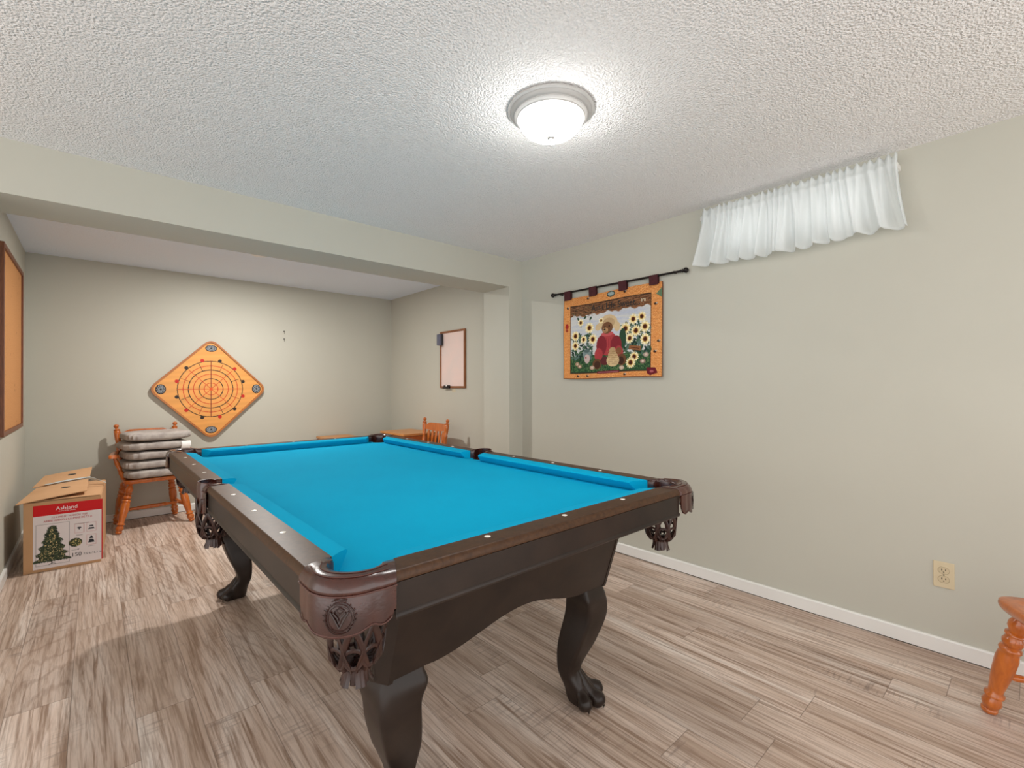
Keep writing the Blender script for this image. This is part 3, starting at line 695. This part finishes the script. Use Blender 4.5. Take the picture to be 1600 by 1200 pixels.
# printed label on the front (painted sheet + lettering)
LW, LH = .336, .410
cv = Canvas(LW, LH, .0022, srgb(236, 226, 226)); W_, R_ = srgb(236, 226, 226), srgb(214, 12, 18)
cv.put(cv.Q < .070, R_); cv.put(cv.P > LW-.006, srgb(206, 20, 26))
g = srgb(150, 140, 140)
def frame_(x0, y0, x1, y1, col, wd=.0024):
    for a in ((x0, y0, x1, y0), (x1, y0, x1, y1), (x1, y1, x0, y1), (x0, y1, x0, y0)): cv.line(*a, wd, col)
frame_(.014, .126, .170, .390, g)
rs = np.random.RandomState(3)
for k in range(10): cv.poly([(.088, .135+.018*k), (.088-.014-.0062*k, .168+.0215*k), (.088+.014+.0062*k, .168+.0215*k)], srgb(44, 56, 36))
for k in range(2600):      # the printed fir
    t_ = rs.rand()**.62; y = .135+t_*.232; half = .006+.074*t_*(0.86+.2*math.sin(t_*34)); x = .088+(rs.rand()*2-1)*half
    s_ = (1 if x > .088 else -1) if rs.rand() > .25 else (-1 if x > .088 else 1); L_ = .006+.010*rs.rand(); c = [srgb(38, 52, 34), srgb(58, 74, 50), srgb(84, 92, 62), srgb(30, 38, 28)][rs.randint(4)]
    i0, i1 = int(max(0, (y-.012)/.0022)), int((y+.014)/.0022)+1
    j0, j1 = int(max(0, (x-.02)/.0022)), int((x+.02)/.0022)+1
    P, Q = cv.P[i0:i1, j0:j1], cv.Q[i0:i1, j0:j1]
    dx, dy = s_*L_, L_*.35; tt = np.clip(((P-x)*dx+(Q-y)*dy)/(dx*dx+dy*dy), 0, 1); cv.c[i0:i1, j0:j1][np.hypot(P-x-tt*dx, Q-y-tt*dy) < .0016] = c
for k in range(150):
    t_ = rs.rand()**.6; y = .15+t_*.21; x = .088+(rs.rand()*2-1)*(.066*t_); cv.ell(x, y, .0018, .0018, srgb(240, 214, 150))
cv.line(.088, .366, .088, .386, .004, (.02, .02, .02)); cv.line(.072, .390, .088, .380, .003, (.02, .02, .02)); cv.line(.106, .388, .088, .380, .003, (.02, .02, .02))
cv.ell(.200, .270, .034, .028, srgb(60, 66, 40))
for k in range(70):
    a, q = rs.rand()*6.28, rs.rand()**.5; cv.ell(.200+.031*q*math.cos(a), .270+.025*q*math.sin(a), .003, .0022, [srgb(226, 206, 130), srgb(30, 40, 26), srgb(100, 110, 70)][k % 3])
frame_(.196, .150, .242, .210, srgb(214, 170, 170)); frame_(.256, .150, .302, .210, srgb(214, 170, 170)); frame_(.256, .232, .302, .300, srgb(214, 170, 170))
K_ = (.02, .022, .03)
cv.ell(.219, .176, .010, .006, K_); cv.poly([(.213, .178), (.225, .178), (.219, .192)], K_)
cv.poly([(.266, .178), (.292, .178), (.287, .168), (.271, .168)], K_); cv.poly([(.262, .194), (.296, .194), (.290, .184), (.268, .184)], K_)
cv.poly([(.279, .236), (.268, .258), (.290, .258)], K_); cv.poly([(.269, .264), (.289, .264), (.296, .286), (.262, .286)], K_)
cv.ell(.214, .318, .005, .004, K_)
for y in (.222, .227): cv.line(.204, y, .234, y, .0016, g)
for y in (.142, .147): cv.line(.196, y, .268, y, .0018, srgb(120, 110, 110))
for y in (.309, .314): cv.line(.262, y, .296, y, .0015, g)
cv.line(.182, .320, .206, .320, .002, g)
lx0, lz1 = -BW+.044, BH-.022
lab = cv.build('printed_label', m_paint('printed_label_ink', .5), bx, lambda P, Q: (lx0+P, -BD-.0018+P*0, lz1-Q), (0, .0017, 0))
FR = Matrix.Rotation(PI/2, 4, 'X')
def on_label(txt, px, py, size, mat, sx=1.0, al='CENTER'):
    text_obj(txt, 'lettering', size, m_text[mat], lab, Matrix.Translation((lx0+px, -BD-.0026, lz1-py)) @ FR, al, .0003, sx)
on_label('Ashland', .158, .031, .033, 'white', 1.0); on_label('CHRISTMAS | NOEL', .160, .050, .0095, 'white')
on_label('7.5 ft PRE-LIT HUDSON TREE', .172, .087, .0155, 'black' if 0 else 'red', .90); on_label('ARBRE HUDSON ILLUMINÉ DE 7,5 pi', .166, .107, .0175, 'red', .84)
on_label('150', .205, .352, .036, 'black'); on_label('7.5 ft / 2.2 m', .285, .356, .0175, 'black')

# ------------------------------------------------------------------ small cabinets in the alcove
def cabinet(label, x0, x1, y0, y1, z, mt, ms, door=True):
    cx, cy = (x0+x1)/2, (y0+y1)/2; a, b_ = (x1-x0)/2, (y1-y0)/2
    t = thing('side_cabinet', label, 'cabinet', (cx, cy, 0))
    MB().box(-a, a, -b_, b_, z-.022, z, .003).build('top', mt, t)
    MB().box(-a+.012, a-.012, -b_+.012, b_-.012, .10, z-.028).build('body', ms, t)
    MB().box(-a+.022, a-.022, -b_+.022, b_-.022, z-.028, z-.022).build('shadow_gap', m_corkfr, t)
    MB().box(-a+.004, a-.004, -b_+.004, b_-.004, z-.062, z-.029, .002).build('lid_rim', ms, t)
    for sx in (-1, 1):
        for sy in (-1, 1): MB().loft([[(sx*(a-.03)+q*s_, sy*(b_-.03)+w2*s_, zz) for q, w2 in ((-1, -1), (1, -1), (1, 1), (-1, 1))] for s_, zz in ((.012, 0), (.018, .12))]).build('leg', ms, t)
    d = MB().box(-a-.004, -a+.013, -b_+.035, b_-.035, .14, z-.075, .003).build('door', ms, t)
    MB().lathe([(0, .006), (.4, .005), (.6, .011), (1, .009)], (-a-.003, -b_+.07, z*.6), (-a-.028, -b_+.07, z*.6), 12).build('knob', m_iron, d, True)
    return t
cabinet('light oak topped small cabinet next to the spindle chair in the alcove corner', 2.38, 2.77, 4.335, 4.875, .70, m_oak, m_oak_side)
cabinet('low brown wooden cabinet against the back wall, nearly hidden by the pool table', 1.88, 2.24, 4.96, 5.435, .632, m_oak, m_brownwood)

# ------------------------------------------------------------------ carrom board on the back wall
cx_, cz_, RC = .866, 1.172, .273
cb = thing('carrom_board', 'square wooden carrom game board hung cornerwise with net pockets', 'game board', (cx_, YB, cz_))
s2_ = .355
RB = .08
def rsq(h_, rad): return fillet([(-h_, -h_), (h_, -h_), (h_, h_), (-h_, h_)], rad, 8)
R45 = Matrix.Rotation(PI/2, 4, 'X') @ Matrix.Rotation(PI/4, 4, 'Z')
# raised rim
o_r, i_r = rsq(s2_, .085), rsq(s2_-.016, .07)
def T3(p, y): v_ = R45 @ Vector((p[0], p[1], 0)); return (v_.x, -y, v_.z)
n_ = len(o_r); vs = [T3(p, .006) for p in o_r]+[T3(p, .040) for p in o_r]+[T3(p, .040) for p in i_r]+[T3(p, .006) for p in i_r]
fs = [(k*n_+i, k*n_+(i+1) % n_, ((k+1) % 4)*n_+(i+1) % n_, ((k+1) % 4)*n_+i) for k in range(4) for i in range(n_)]
MB().add(vs, fs).build('rim', m_carromedge, cb, True, 40)
W2 = .49; cv = Canvas(2*W2, 2*W2, .0024, srgb(222, 156, 84))
nz = np.zeros(cv.P.shape)
for k in range(14):
    fx, fy, ph = rs.uniform(3, 16), rs.uniform(40, 150), rs.uniform(0, 6); nz += np.sin(cv.P*fx+np.sin(cv.Q*9+k)*1.2+cv.Q*fy+ph)
cv.c *= (1+.012*nz)[..., None]
BK, RD = srgb(48, 36, 28), srgb(196, 52, 30); X0, Y0 = W2, W2
for rd, col, wd in ((.273, BK, .0072), (.228, RD, .0062), (.187, BK, .0080), (.146, RD, .0062), (.101, BK, .0072), (.058, RD, .006)): cv.ring(X0, Y0, rd, wd, col)
for k in range(4):
    a = k*PI/2; cv.line(X0, Y0, X0+.273*math.cos(a), Y0+.273*math.sin(a), .0066, RD if k % 2 == 0 else srgb(120, 40, 26))
    a += PI/4; cv.line(X0, Y0, X0+.255*math.cos(a), Y0+.255*math.sin(a), .0050, RD)
for k in range(8):
    a = PI/8+k*PI/4; cv.line(X0+.187*math.cos(a), Y0+.187*math.sin(a), X0+.262*math.cos(a), Y0+.262*math.sin(a), .0050, BK if k % 2 else srgb(150, 60, 34))
    cv.ell(X0+.101*math.cos(a), Y0+.101*math.sin(a), .0055, .0055, BK)
cv.ell(X0, Y0, .014, .014, srgb(214, 78, 30))
for k in range(12):
    a = math.radians(15+30*k); cv.ell(X0+.287*math.cos(a), Y0+.287*math.sin(a), .0170, .0170, BK if k % 2 else srgb(190, 40, 28))
# cut the square face out of the canvas by mapping it onto the rotated square
def map_face(cv_, pts_canvas): pass
def face3(P, Q): return (P-W2, -.030+0*P, W2-Q)
me_face = cv.build('playing_surface', m_paint('lacquered_game_print', .3), cb, face3, (0, .004, 0))
bm = bmesh.new(); bm.from_mesh(me_face.data)
hs = s2_-.014; rad_ = .07
dead = []
for v_ in bm.verts:
    a, b_ = (v_.co.x+v_.co.z)/math.sqrt(2), (v_.co.z-v_.co.x)/math.sqrt(2); a, b_ = abs(a), abs(b_)
    ins = a < hs and b_ < hs and (a < hs-rad_ or b_ < hs-rad_ or math.hypot(a-hs+rad_, b_-hs+rad_) < rad_)
    if not ins: dead.append(v_)
bmesh.ops.delete(bm, geom=dead, context='VERTS'); bm.to_mesh(me_face.data); bm.free()
MB().add([T3(p, .008) for p in i_r]+[T3(p, .029) for p in i_r], [tuple(range(n_)), tuple(range(2*n_-1, n_-1, -1))]+[(i, (i+1) % n_, n_+(i+1) % n_, n_+i) for i in range(n_)]).build('backing', m_carromedge, cb)
for k in range(4):
    a = k*PI/2; px, pz = .400*math.cos(a), .400*math.sin(a); m = MB(); ea, eb = (.040, .046) if k % 2 == 0 else (.050, .033)
    m.prism([(px+ea*math.cos(q*PI/16), pz+eb*math.sin(q*PI/16)) for q in range(32)], .0305, .0325, Matrix(((1, 0, 0, 0), (0, 0, -1, 0), (0, 1, 0, 0), (0, 0, 0, 1))))
    pk = m.build('corner_pocket', m_netblack, cb)
    m = MB()
    for q in range(12):
        b_ = q*PI/6; m.tube([(px+ea*.2*math.cos(b_), -.0335, pz+eb*.2*math.sin(b_)), (px+ea*.55*math.cos(b_+.25), -.0345, pz+eb*.55*math.sin(b_+.25)), (px+ea*.88*math.cos(b_), -.0335, pz+eb*.88*math.sin(b_))], .0019, 5)
    for rr in (.45, .72): m.tube([(px+ea*rr*math.cos(q*PI/10), -.034, pz+eb*rr*math.sin(q*PI/10)) for q in range(21)], .0016, 5)
    m.build('net', m_netwhite, pk, True)

# ------------------------------------------------------------------ cork board, whiteboard
ck = thing('cork_board', 'tall cork notice board in a dark wooden frame on the left wall', 'notice board', (XL, 4.545, 1.475))
a, b_ = .510, .575
MB().box(0, .012, -a+.02, a-.02, -b_+.02, b_-.02).build('cork_panel', m_cork, ck)
m = MB().box(0, .022, -a, -a+.028, -b_, b_, .002).box(0, .022, a-.028, a, -b_, b_, .002).box(0, .022, -a+.028, a-.028, -b_, -b_+.028, .002).box(0, .022, -a+.028, a-.028, b_-.028, b_, .002)
m.build('frame', m_corkfr, ck)
wb = thing('whiteboard', 'small upright whiteboard in a wooden frame on the alcove side wall', 'whiteboard', (XR, 4.082, 1.477))
a, b_ = .229, .302
MB().box(-.010, 0, -a+.012, a-.012, -b_+.012, b_-.012).build('writing_surface', m_white_pink, wb)
MB().box(-.020, 0, -a, -a+.020, -b_, b_, .002).box(-.020, 0, a-.020, a, -b_, b_, .002).box(-.020, 0, -a+.020, a-.020, -b_, -b_+.020, .002).box(-.020, 0, -a+.020, a-.020, b_-.020, b_, .002).build('frame', m_frame, wb)
MB().box(-.038, -.020, .03, .15, -b_-.004, -b_+.014, .003).build('marker_clip', m_black, wb)
er = MB().box(-.020, .020, -.027, .027, -.060, .060, .006).build('whiteboard_eraser', base('eraser_blue_grey', srgb(92, 94, 112), .6)[0]); er.location = (XR-.045, 4.276, 1.692)
tag(er, 'dark blue and black felt eraser on the upper left corner of the whiteboard', 'eraser')
MB().box(.006, .0245, -.0285, .0285, -.0615, .0615, .004).build('felt_pad', m_black, er)
mk = MB().lathe([(0, .006), (.02, .0075), (.6, .0075), (.62, .0065), (.98, .0065), (1, .004)], (0, -.055, 0), (0, .055, 0), 14).build('marker', m_black, None, True); mk.location = (XR-.030, 4.16, 1.477-.302+.0225)
tag(mk, 'black marker lying in the clip under the whiteboard', 'marker')
MB().lathe([(0, .0078), (1, .0078)], (0, -.006, 0), (0, .012, 0), 14).build('label_band', m_text['white'], mk, True)
sk = MB().box(-.0012, 0, -.032, .032, -.018, .018).build('paper_note', base('beige_sticker', srgb(196, 186, 160), .7)[0]); sk.location = (XR, 4.075, 1.152); tag(sk, 'small beige paper tab stuck on the wall under the whiteboard', 'note')

# ------------------------------------------------------------------ tapestry and rod
rod = thing('curtain_rod', 'thin black iron rod with ball finials holding the tapestry', 'rod', (XR-.028, 2.05, 1.9255))
MB().tube([(0, -.535, -.004), (0, 0, 0), (0, .535, .004)], .0075, 12).build('pole', m_iron, rod, True)
for s_ in (-1, 1):
    MB().lathe([(0, .007), (.15, .010), (.25, .007), (.35, .012), (.5, .009), (.6, .016), (.75, .018), (.9, .013), (1, .003)], (0, s_*.53, s_*.004), (0, s_*.592, s_*.004), 16).build('finial', m_iron, rod, True)
    MB().box(0, .028, s_*.49-.006, s_*.49+.006, -.008, .006).build('bracket', m_iron, rod)
TW, TH = .868, .632
tp = thing('tapestry', 'woven tapestry of sunflowers and a teddy bear in an orange border', 'tapestry', (XR-.028, 2.078, 1.25))
cv = Canvas(TW, TH, .0026, srgb(198, 116, 56))
def E_(px, py, a, b_, col, rot=0, al=1.0): cv.ell(px*TW, py*TH, a*TW, b_*TH, col, rot, al)
# honeycomb border
hx = .0105
yy, xx = np.mgrid[0:int(TH/(hx*.87))+2, 0:int(TW/hx)+2]
for j in range(yy.shape[0]):
    off = hx/2*(j % 2)
    d = np.abs(((cv.P+off) % hx)-hx/2); dq = np.abs(cv.Q-j*hx*.87); cv.put((np.hypot(d, dq) < hx*.36), srgb(238, 172, 104), .9)
sn = np.random.RandomState(5).rand(*cv.P.shape)
cv.put(sn > .86, srgb(150, 74, 34), .4); cv.put(sn < .10, srgb(250, 206, 140), .6)
x0, x1, y0, y1 = .082*TW, .898*TW, .112*TH, .925*TH
def inner(mg=0): return (cv.P > x0-mg) & (cv.P < x1+mg) & (cv.Q > y0-mg) & (cv.Q < y1+mg)
cv.put(inner(.006), srgb(60, 44, 34)); cv.put(inner(), srgb(204, 204, 202))
for k in range(40): cv.put(inner() & (np.hypot((cv.P-rs.uniform(x0, x1))/.10, (cv.Q-rs.uniform(.25, .5)*TH)/.008) < 1), srgb(180, 186, 206), .35)
# grass
gr = cv.Q > (.722+.008*np.sin(cv.P*60)+.006*np.sin(cv.P*23))*TH
cv.put(inner() & gr, srgb(46, 78, 50))
for k in range(900):
    x, y = rs.uniform(x0+.005, x1-.005), rs.uniform(.735, .91)*TH; col = [srgb(76, 112, 66), srgb(28, 52, 36), srgb(98, 124, 78)][k % 3]
    i, j = int(y/TH*(cv.ny-1)), int(x/TW*(cv.nx-1)); cv.c[i:i+3, j:j+2] = col
# wood plank across the top
pk_ = inner() & (cv.Q < (.236+.010*np.sin(cv.P*40)+.007*np.sin(cv.P*97+1))*TH); cv.put(pk_, srgb(150, 104, 72))
for k in range(26):
    yk = y0+(k/26)*.125*TH; cv.put(pk_ & (np.abs(cv.Q-yk-.004*np.sin(cv.P*18+k*1.7)-.002*np.sin(cv.P*55+k)) < .0011), srgb(70, 44, 30), .8)
# thatch on the left end
for k in range(260):
    x, y = rs.uniform(x0+.01, .33*TW), rs.uniform(.125, .25)*TH; a = rs.uniform(-.7, .7); cv.line(x, y, x+.018*math.cos(a), y+.018*math.sin(a), .0022, [srgb(58, 54, 40), srgb(122, 104, 74), srgb(40, 34, 26)][k % 3]) if k % 2 == 0 else None
DG = [srgb(44, 72, 52), srgb(70, 98, 72), srgb(30, 50, 44), srgb(86, 110, 104)]
for cl_ in ((.10, .33, .40, .76, 130), (.63, .90, .36, .74, 190)):
    for k in range(cl_[4]):
        px, py = rs.uniform(cl_[0], cl_[1]), rs.uniform(cl_[2]+.06, cl_[3]); E_(px, py, .020, .012, DG[k % 4], rs.uniform(0, 3.1))
for px, py in ((.17, .27), (.25, .26), (.31, .28), (.2, .35), (.68, .40), (.79, .40)): E_(px, py, .018, .013, DG[0], rs.uniform(0, 3))
def flower(px, py, s_=1.0):
    for k in range(14):
        a = k*2*PI/14; E_(px+.030*s_*math.cos(a), py+.030*s_*1.37*math.sin(a), .017*s_, .010*s_, srgb(232, 214, 160) if k % 2 else srgb(244, 232, 196), a)
    E_(px, py, .026*s_, .036*s_, srgb(226, 190, 110)); E_(px, py, .019*s_, .0265*s_, srgb(86, 40, 22)); E_(px, py, .009*s_, .013*s_, srgb(58, 24, 16))
for px, py, s_ in ((.298, .392, 1.05), (.137, .475, 1.0), (.234, .524, .8), (.335, .532, 1.0), (.136, .595, .9), (.199, .317, .75), (.666, .457, 1.1), (.741, .363, .95), (.819, .346, .9), (.766, .494, 1.0), (.849, .457, 1.0), (.851, .592, 1.0), (.709, .571, .9)): flower(px, py, s_)
# sign and path flowers
cv.poly([(.705*TW, .645*TH), (.815*TW, .665*TH), (.808*TW, .715*TH), (.70*TW, .695*TH)], srgb(140, 92, 58)); cv.line(.757*TW, .70*TH, .757*TW, .78*TH, .006, srgb(100, 64, 42)); cv.line(.72*TW, .674*TH, .795*TW, .69*TH, .005, srgb(80, 40, 28))
flower(.752, .776, .9); flower(.718, .841, 1.0)
# seated plain teddy bear with straw hat and red jumper
SW, SW2, BR_, HT = srgb(168, 62, 66), srgb(128, 40, 48), srgb(112, 76, 52), srgb(206, 180, 140)
E_(.64, .56, .035, .11, DG[0])
for px, py, a, b_, c in ((.49, .60, .095, .14, SW), (.43, .62, .055, .12, SW2), (.575, .64, .055, .12, SW2), (.40, .72, .045, .075, SW), (.60, .72, .045, .08, SW)): E_(px, py, a, b_, c)
for k in range(7): cv.line((.42+.02*k)*TW, .54*TH, (.415+.022*k)*TW, .66*TH, .0022, SW2)
E_(.487, .49, .060, .028, srgb(190, 86, 88)); E_(.385, .83, .050, .062, srgb(104, 68, 44)); E_(.385, .84, .032, .045, srgb(68, 42, 30)); E_(.63, .80, .046, .065, srgb(104, 68, 44)); E_(.625, .81, .028, .045, srgb(64, 40, 30))
E_(.47, .80, .05, .05, srgb(92, 40, 42)); E_(.545, .80, .060, .072, srgb(206, 178, 134)); E_(.545, .735, .046, .045, srgb(190, 160, 118)); E_(.54, .685, .030, .035, srgb(176, 146, 106)); E_(.6, .70, .028, .04, srgb(128, 84, 56))
for k in range(7): cv.line((.49+.002*k)*TW, (.70+.022*k)*TH, (.60-.002*k)*TW, (.705+.022*k)*TH, .002, srgb(140, 110, 76))
E_(.505, .355, .085, .085, HT, .2); E_(.50, .365, .062, .058, srgb(184, 154, 116)); E_(.40, .395, .040, .040, HT, -.4); E_(.585, .42, .030, .055, HT)
for k in range(9): cv.ring(.505*TW, .40*TH, (.045+.008*k)*TW*.8, .0016, srgb(160, 130, 96)) if False else None
E_(.487, .42, .055, .068, BR_); E_(.47, .445, .028, .030, srgb(176, 136, 96)); E_(.463, .437, .011, .011, (.02, .015, .012)); E_(.465, .405, .007, .009, (.02, .015, .012)); E_(.508, .402, .007, .009, (.02, .015, .012)); cv.line(.455*TW, .462*TH, .480*TW, .462*TH, .002, (.03, .02, .02))
flower(.425, .325, .55)
# milk can / mug
E_(.272, .70, .045, .055, srgb(120, 138, 136)); E_(.272, .665, .034, .020, srgb(84, 102, 100)); E_(.275, .76, .030, .055, srgb(196, 176, 170)); E_(.262, .745, .008, .012, srgb(160, 80, 70))
for px, py, c in ((.16, .82, srgb(170, 140, 110)), (.19, .85, srgb(150, 122, 98)), (.86, .76, srgb(170, 150, 140)), (.83, .83, srgb(150, 120, 110)), (.63, .89, srgb(190, 170, 150)), (.33, .87, srgb(180, 150, 130))):
    E_(px, py, .026, .024, c); E_(px, py, .012, .012, srgb(210, 190, 170))
# border motifs
E_(.523, .037, .042, .034, srgb(58, 66, 60)); E_(.523, .034, .032, .022, srgb(150, 164, 160)); cv.poly([(.945*TW, .12*TH), (TW, .055*TH), (TW, .17*TH)], srgb(96, 120, 92)); E_(.042, .348, .018, .034, srgb(160, 40, 36)); E_(.042, .40, .012, .02, srgb(150, 54, 40))
for px, py in ((.943, .225), (.661, .04), (.28, .035), (.97, .62), (.94, .73), (.66, .965), (.28, .965), (.17, .965), (.05, .12)): E_(px, py, .014, .014, srgb(60, 38, 30)); E_(px+.008, py-.006, .008, .008, srgb(176, 170, 160))
cv.poly([(.865*TW, .90*TH), (.945*TW, .90*TH), (.965*TW, .955*TH), (.90*TW, .985*TH), (.87*TW, .96*TH)], srgb(106, 28, 40)); E_(.913, .94, .018, .014, srgb(170, 90, 96))
cv.poly([(.385*TW, .915*TH), (.605*TW, .915*TH), (.605*TW, .945*TH), (.385*TW, .945*TH)], srgb(112, 34, 48)); cv.line(.40*TW, .930*TH, .59*TW, .930*TH, .003, srgb(190, 140, 140))
# woven dark edge
cv.put((cv.P < .004) | (cv.P > TW-.004) | (cv.Q > TH-.005), srgb(110, 62, 36))
cv.c *= (.90+.2*np.random.RandomState(9).rand(*cv.P.shape))[..., None]
def tp3(P, Q):
    x = .010-.010*(Q/TH)+.0035*np.sin(P*14)*(Q/TH)-.003*np.cos(P*31)*(Q/TH); return (x, TW/2-P+.004*np.sin(Q*8)*((P < .05)-.0), TH-Q-.004*np.sin(P*7.2))
pn = cv.build('woven_panel', m_paint('woven_tapestry', .95, 420), tp, tp3, (.004, 0, 0), True)
RW = Matrix(((0, 0, -1, 0), (-1, 0, 0, 0), (0, 1, 0, 0), (0, 0, 0, 1)))
text_obj("Ain't Life Sweet...", 'lettering', .070, m_text['black'], pn, Matrix.Translation((.0045, TW/2-.565*TW, TH-.172*TH)) @ RW, 'CENTER', .0006, .86)
text_obj("tra", 'lettering', .038, m_text['pale'], pn, Matrix.Translation((.0045, TW/2-.835*TW, TH-.160*TH)) @ RW, 'CENTER', .0006, .9)
for p0 in (.058, .343, .651, .934):
    y = TW/2-p0*TW; zr = 1.9255-1.25+.004*y/.5; m = MB(); R = []
    for k in range(17):
        a = PI*k/16; R.append((-.0105*math.cos(a)*1.0, zr+.0105*math.sin(a)))
    pth = [(-.0075, TH-.018)]+[(-.0105, zr-.012)]+R+[(.0108, zr-.012), (.0115, TH-.010)]
    rr = [[(x, y-.033, z), (x, y+.033, z), (x*.82, y+.033, z-.0005), (x*.82, y-.033, z-.0005)] for x, z in pth]
    m.loft(rr).build('hanging_tab', m_maroon, tp, True, 50)

# ------------------------------------------------------------------ window valance
cr_ = thing('curtain_valance', 'short gathered white valance curtain over the small high window', 'curtain', (XR-.065, .885, 2.212))
YC0, YC1 = -.462, .468
nu, nv = 260, 26; vs = []; rs2 = np.random.RandomState(11)
ph = np.cumsum(rs2.uniform(.6, 1.5, 200)); 
def folds(sv):
    return math.sin(sv*2*PI*11.5+1.1*math.sin(sv*17)+.8*math.sin(sv*41))
def fold2(sv): return math.sin(sv*2*PI*27+2*math.sin(sv*23))
for j in range(nv+1):
    t_ = j/nv                                   # 0 at the top frill, 1 at hem
    z = .040-t_*.343
    for i in range(nu+1):
        s_ = i/nu; g_ = max(0, (t_-.16)/.84)
        wid = 1+.10*g_*(.6+.4*g_); yc = (YC0+(YC1-YC0)*s_)*wid
        yc += .010*g_*math.cos(s_*2*PI*11.5+1.1*math.sin(s_*17))
        tight = math.exp(-((t_-.14)/.05)**2)
        xo = -.004-.012*g_+(-.036*folds(s_)*abs(folds(s_))**.3*(g_**.8)-.010*fold2(s_)*(1-g_)*(1-.6*tight)-.006*fold2(s_)*g_)
        xo -= .014*tight
        hem = .006*math.sin(s_*9)*g_+.004*folds(s_)*g_
        fr_ = .008*math.sin(s_*2*PI*31+math.sin(s_*50))*max(0, 1-t_/.1)
        vs.append((xo, yc, z+hem+fr_))
fs = [(j*(nu+1)+i, j*(nu+1)+i+1, (j+1)*(nu+1)+i+1, (j+1)*(nu+1)+i) for j in range(nv) for i in range(nu)]
fab = MB().add(vs, fs).build('fabric', m_curt, cr_, True, 180)
sd = fab.modifiers.new('thickness', 'SOLIDIFY'); sd.thickness = .0006
# hem band
vs = []; fs = []
rd2 = thing('valance_rod', 'white curtain rod with end brackets behind the valance', 'rod', (XR-.065, .885, 2.205))
MB().box(-.003, .003, -.458, .472, -.009, .009, .002).build('rod', m_trim, rd2)
for s_, y in ((-1, -.458), (1, .472)):
    MB().box(-.003, .065, y-.004, y+.004, -.012, .012, .001).build('end_bracket', m_trim, rd2)

# ------------------------------------------------------------------ outlet, nail, ceiling lamp
ot = thing('wall_outlet', 'beige double electrical outlet low on the right wall', 'outlet', (XR, .283, .350))
MB().box(-.005, 0, -.035, .035, -.057, .057, .002).build('cover_plate', m_plate, ot)
for s_ in (-1, 1):
    m = MB(); pl = [(.0165*math.cos(a), .0145*math.sin(a)) for a in [k*PI/14 for k in range(28)]]; pl = [(x, max(-.0125, min(.0125, y))) for x, y in pl]
    m.add([(-.0045, x, s_*.0195+y) for x, y in pl]+[(-.0068, x, s_*.0195+y) for x, y in pl], [tuple(range(28)), tuple(range(55, 27, -1))]+[(i, (i+1) % 28, 28+(i+1) % 28, 28+i) for i in range(28)])
    rc = m.build('receptacle', m_recept, ot)
    m = MB().box(-.0072, -.0060, .0045, .0075, s_*.0195-.001, s_*.0195+.0080).box(-.0072, -.0060, -.0078, -.0050, s_*.0195, s_*.0195+.0070).lathe([(0, .0023), (1, .0023)], (-.0060, 0, s_*.0195-.0065), (-.0071, 0, s_*.0195-.0065), 10)
    m.build('slot', m_slot, rc)
    m2 = MB().tube([(-.0052, .0190*math.cos(k*PI/14), s_*.0195+max(-.0145, min(.0145, .0170*math.sin(k*PI/14)))) for k in range(29)], .0004, 5); m2.build('seam', m_plateline, rc)
MB().lathe([(0, .003), (1, .0028)], (-.005, 0, 0), (-.0064, 0, 0), 10).build('screw', m_nail, ot)
for (y, z, nm) in ((0, 1.795, 0), (0, 1.712, 1)):
    n_o = MB().lathe([(0, .004), (.1, .0055), (1, .0045)], (1.545, YB, z), (1.545, YB-.014, z), 10).lathe([(0, .0015), (1, .0015)], (1.545, YB-.006, z), (1.547, YB-.010, z-.026), 8).build('wall_hook', m_nail, None, True)
    tag(n_o, ('upper' if nm == 0 else 'lower')+' of two tiny hooks on the back wall right of the game board', 'hook')
lp = thing('ceiling_lamp', 'round flush ceiling lamp with lit frosted glass bowl', 'lamp', (LAMP[0], LAMP[1], H))
pr = [(0, .010), (0, .166), (-.003, .171), (-.008, .171), (-.0105, .167), (-.012, .160), (-.016, .158), (-.022, .152), (-.025, .146), (-.029, .146), (-.034, .140), (-.037, .134), (-.040, .133), (-.040, .119), (-.008, .110)]
MB().lathe(pr, (0, 0, 0), None, 64).build('rim', m_nickel, lp, True, 35)
pr = [(-.032, .116)]+[(-.036-.074*math.sin(a), .128*math.cos(a)**.85) for a in [k*PI/2/14 for k in range(14)]]+[(-.110, .004)]
MB().lathe(pr, (0, 0, 0), None, 64).build('glass_bowl', m_glow, lp, True, 60)
MB().lathe([(-.106, .010), (-.110, .017), (-.113, .015), (-.115, .006), (-.119, .0075), (-.124, .005), (-.127, .001)], (0, 0, 0), None, 24).build('finial', m_nickel, lp, True)
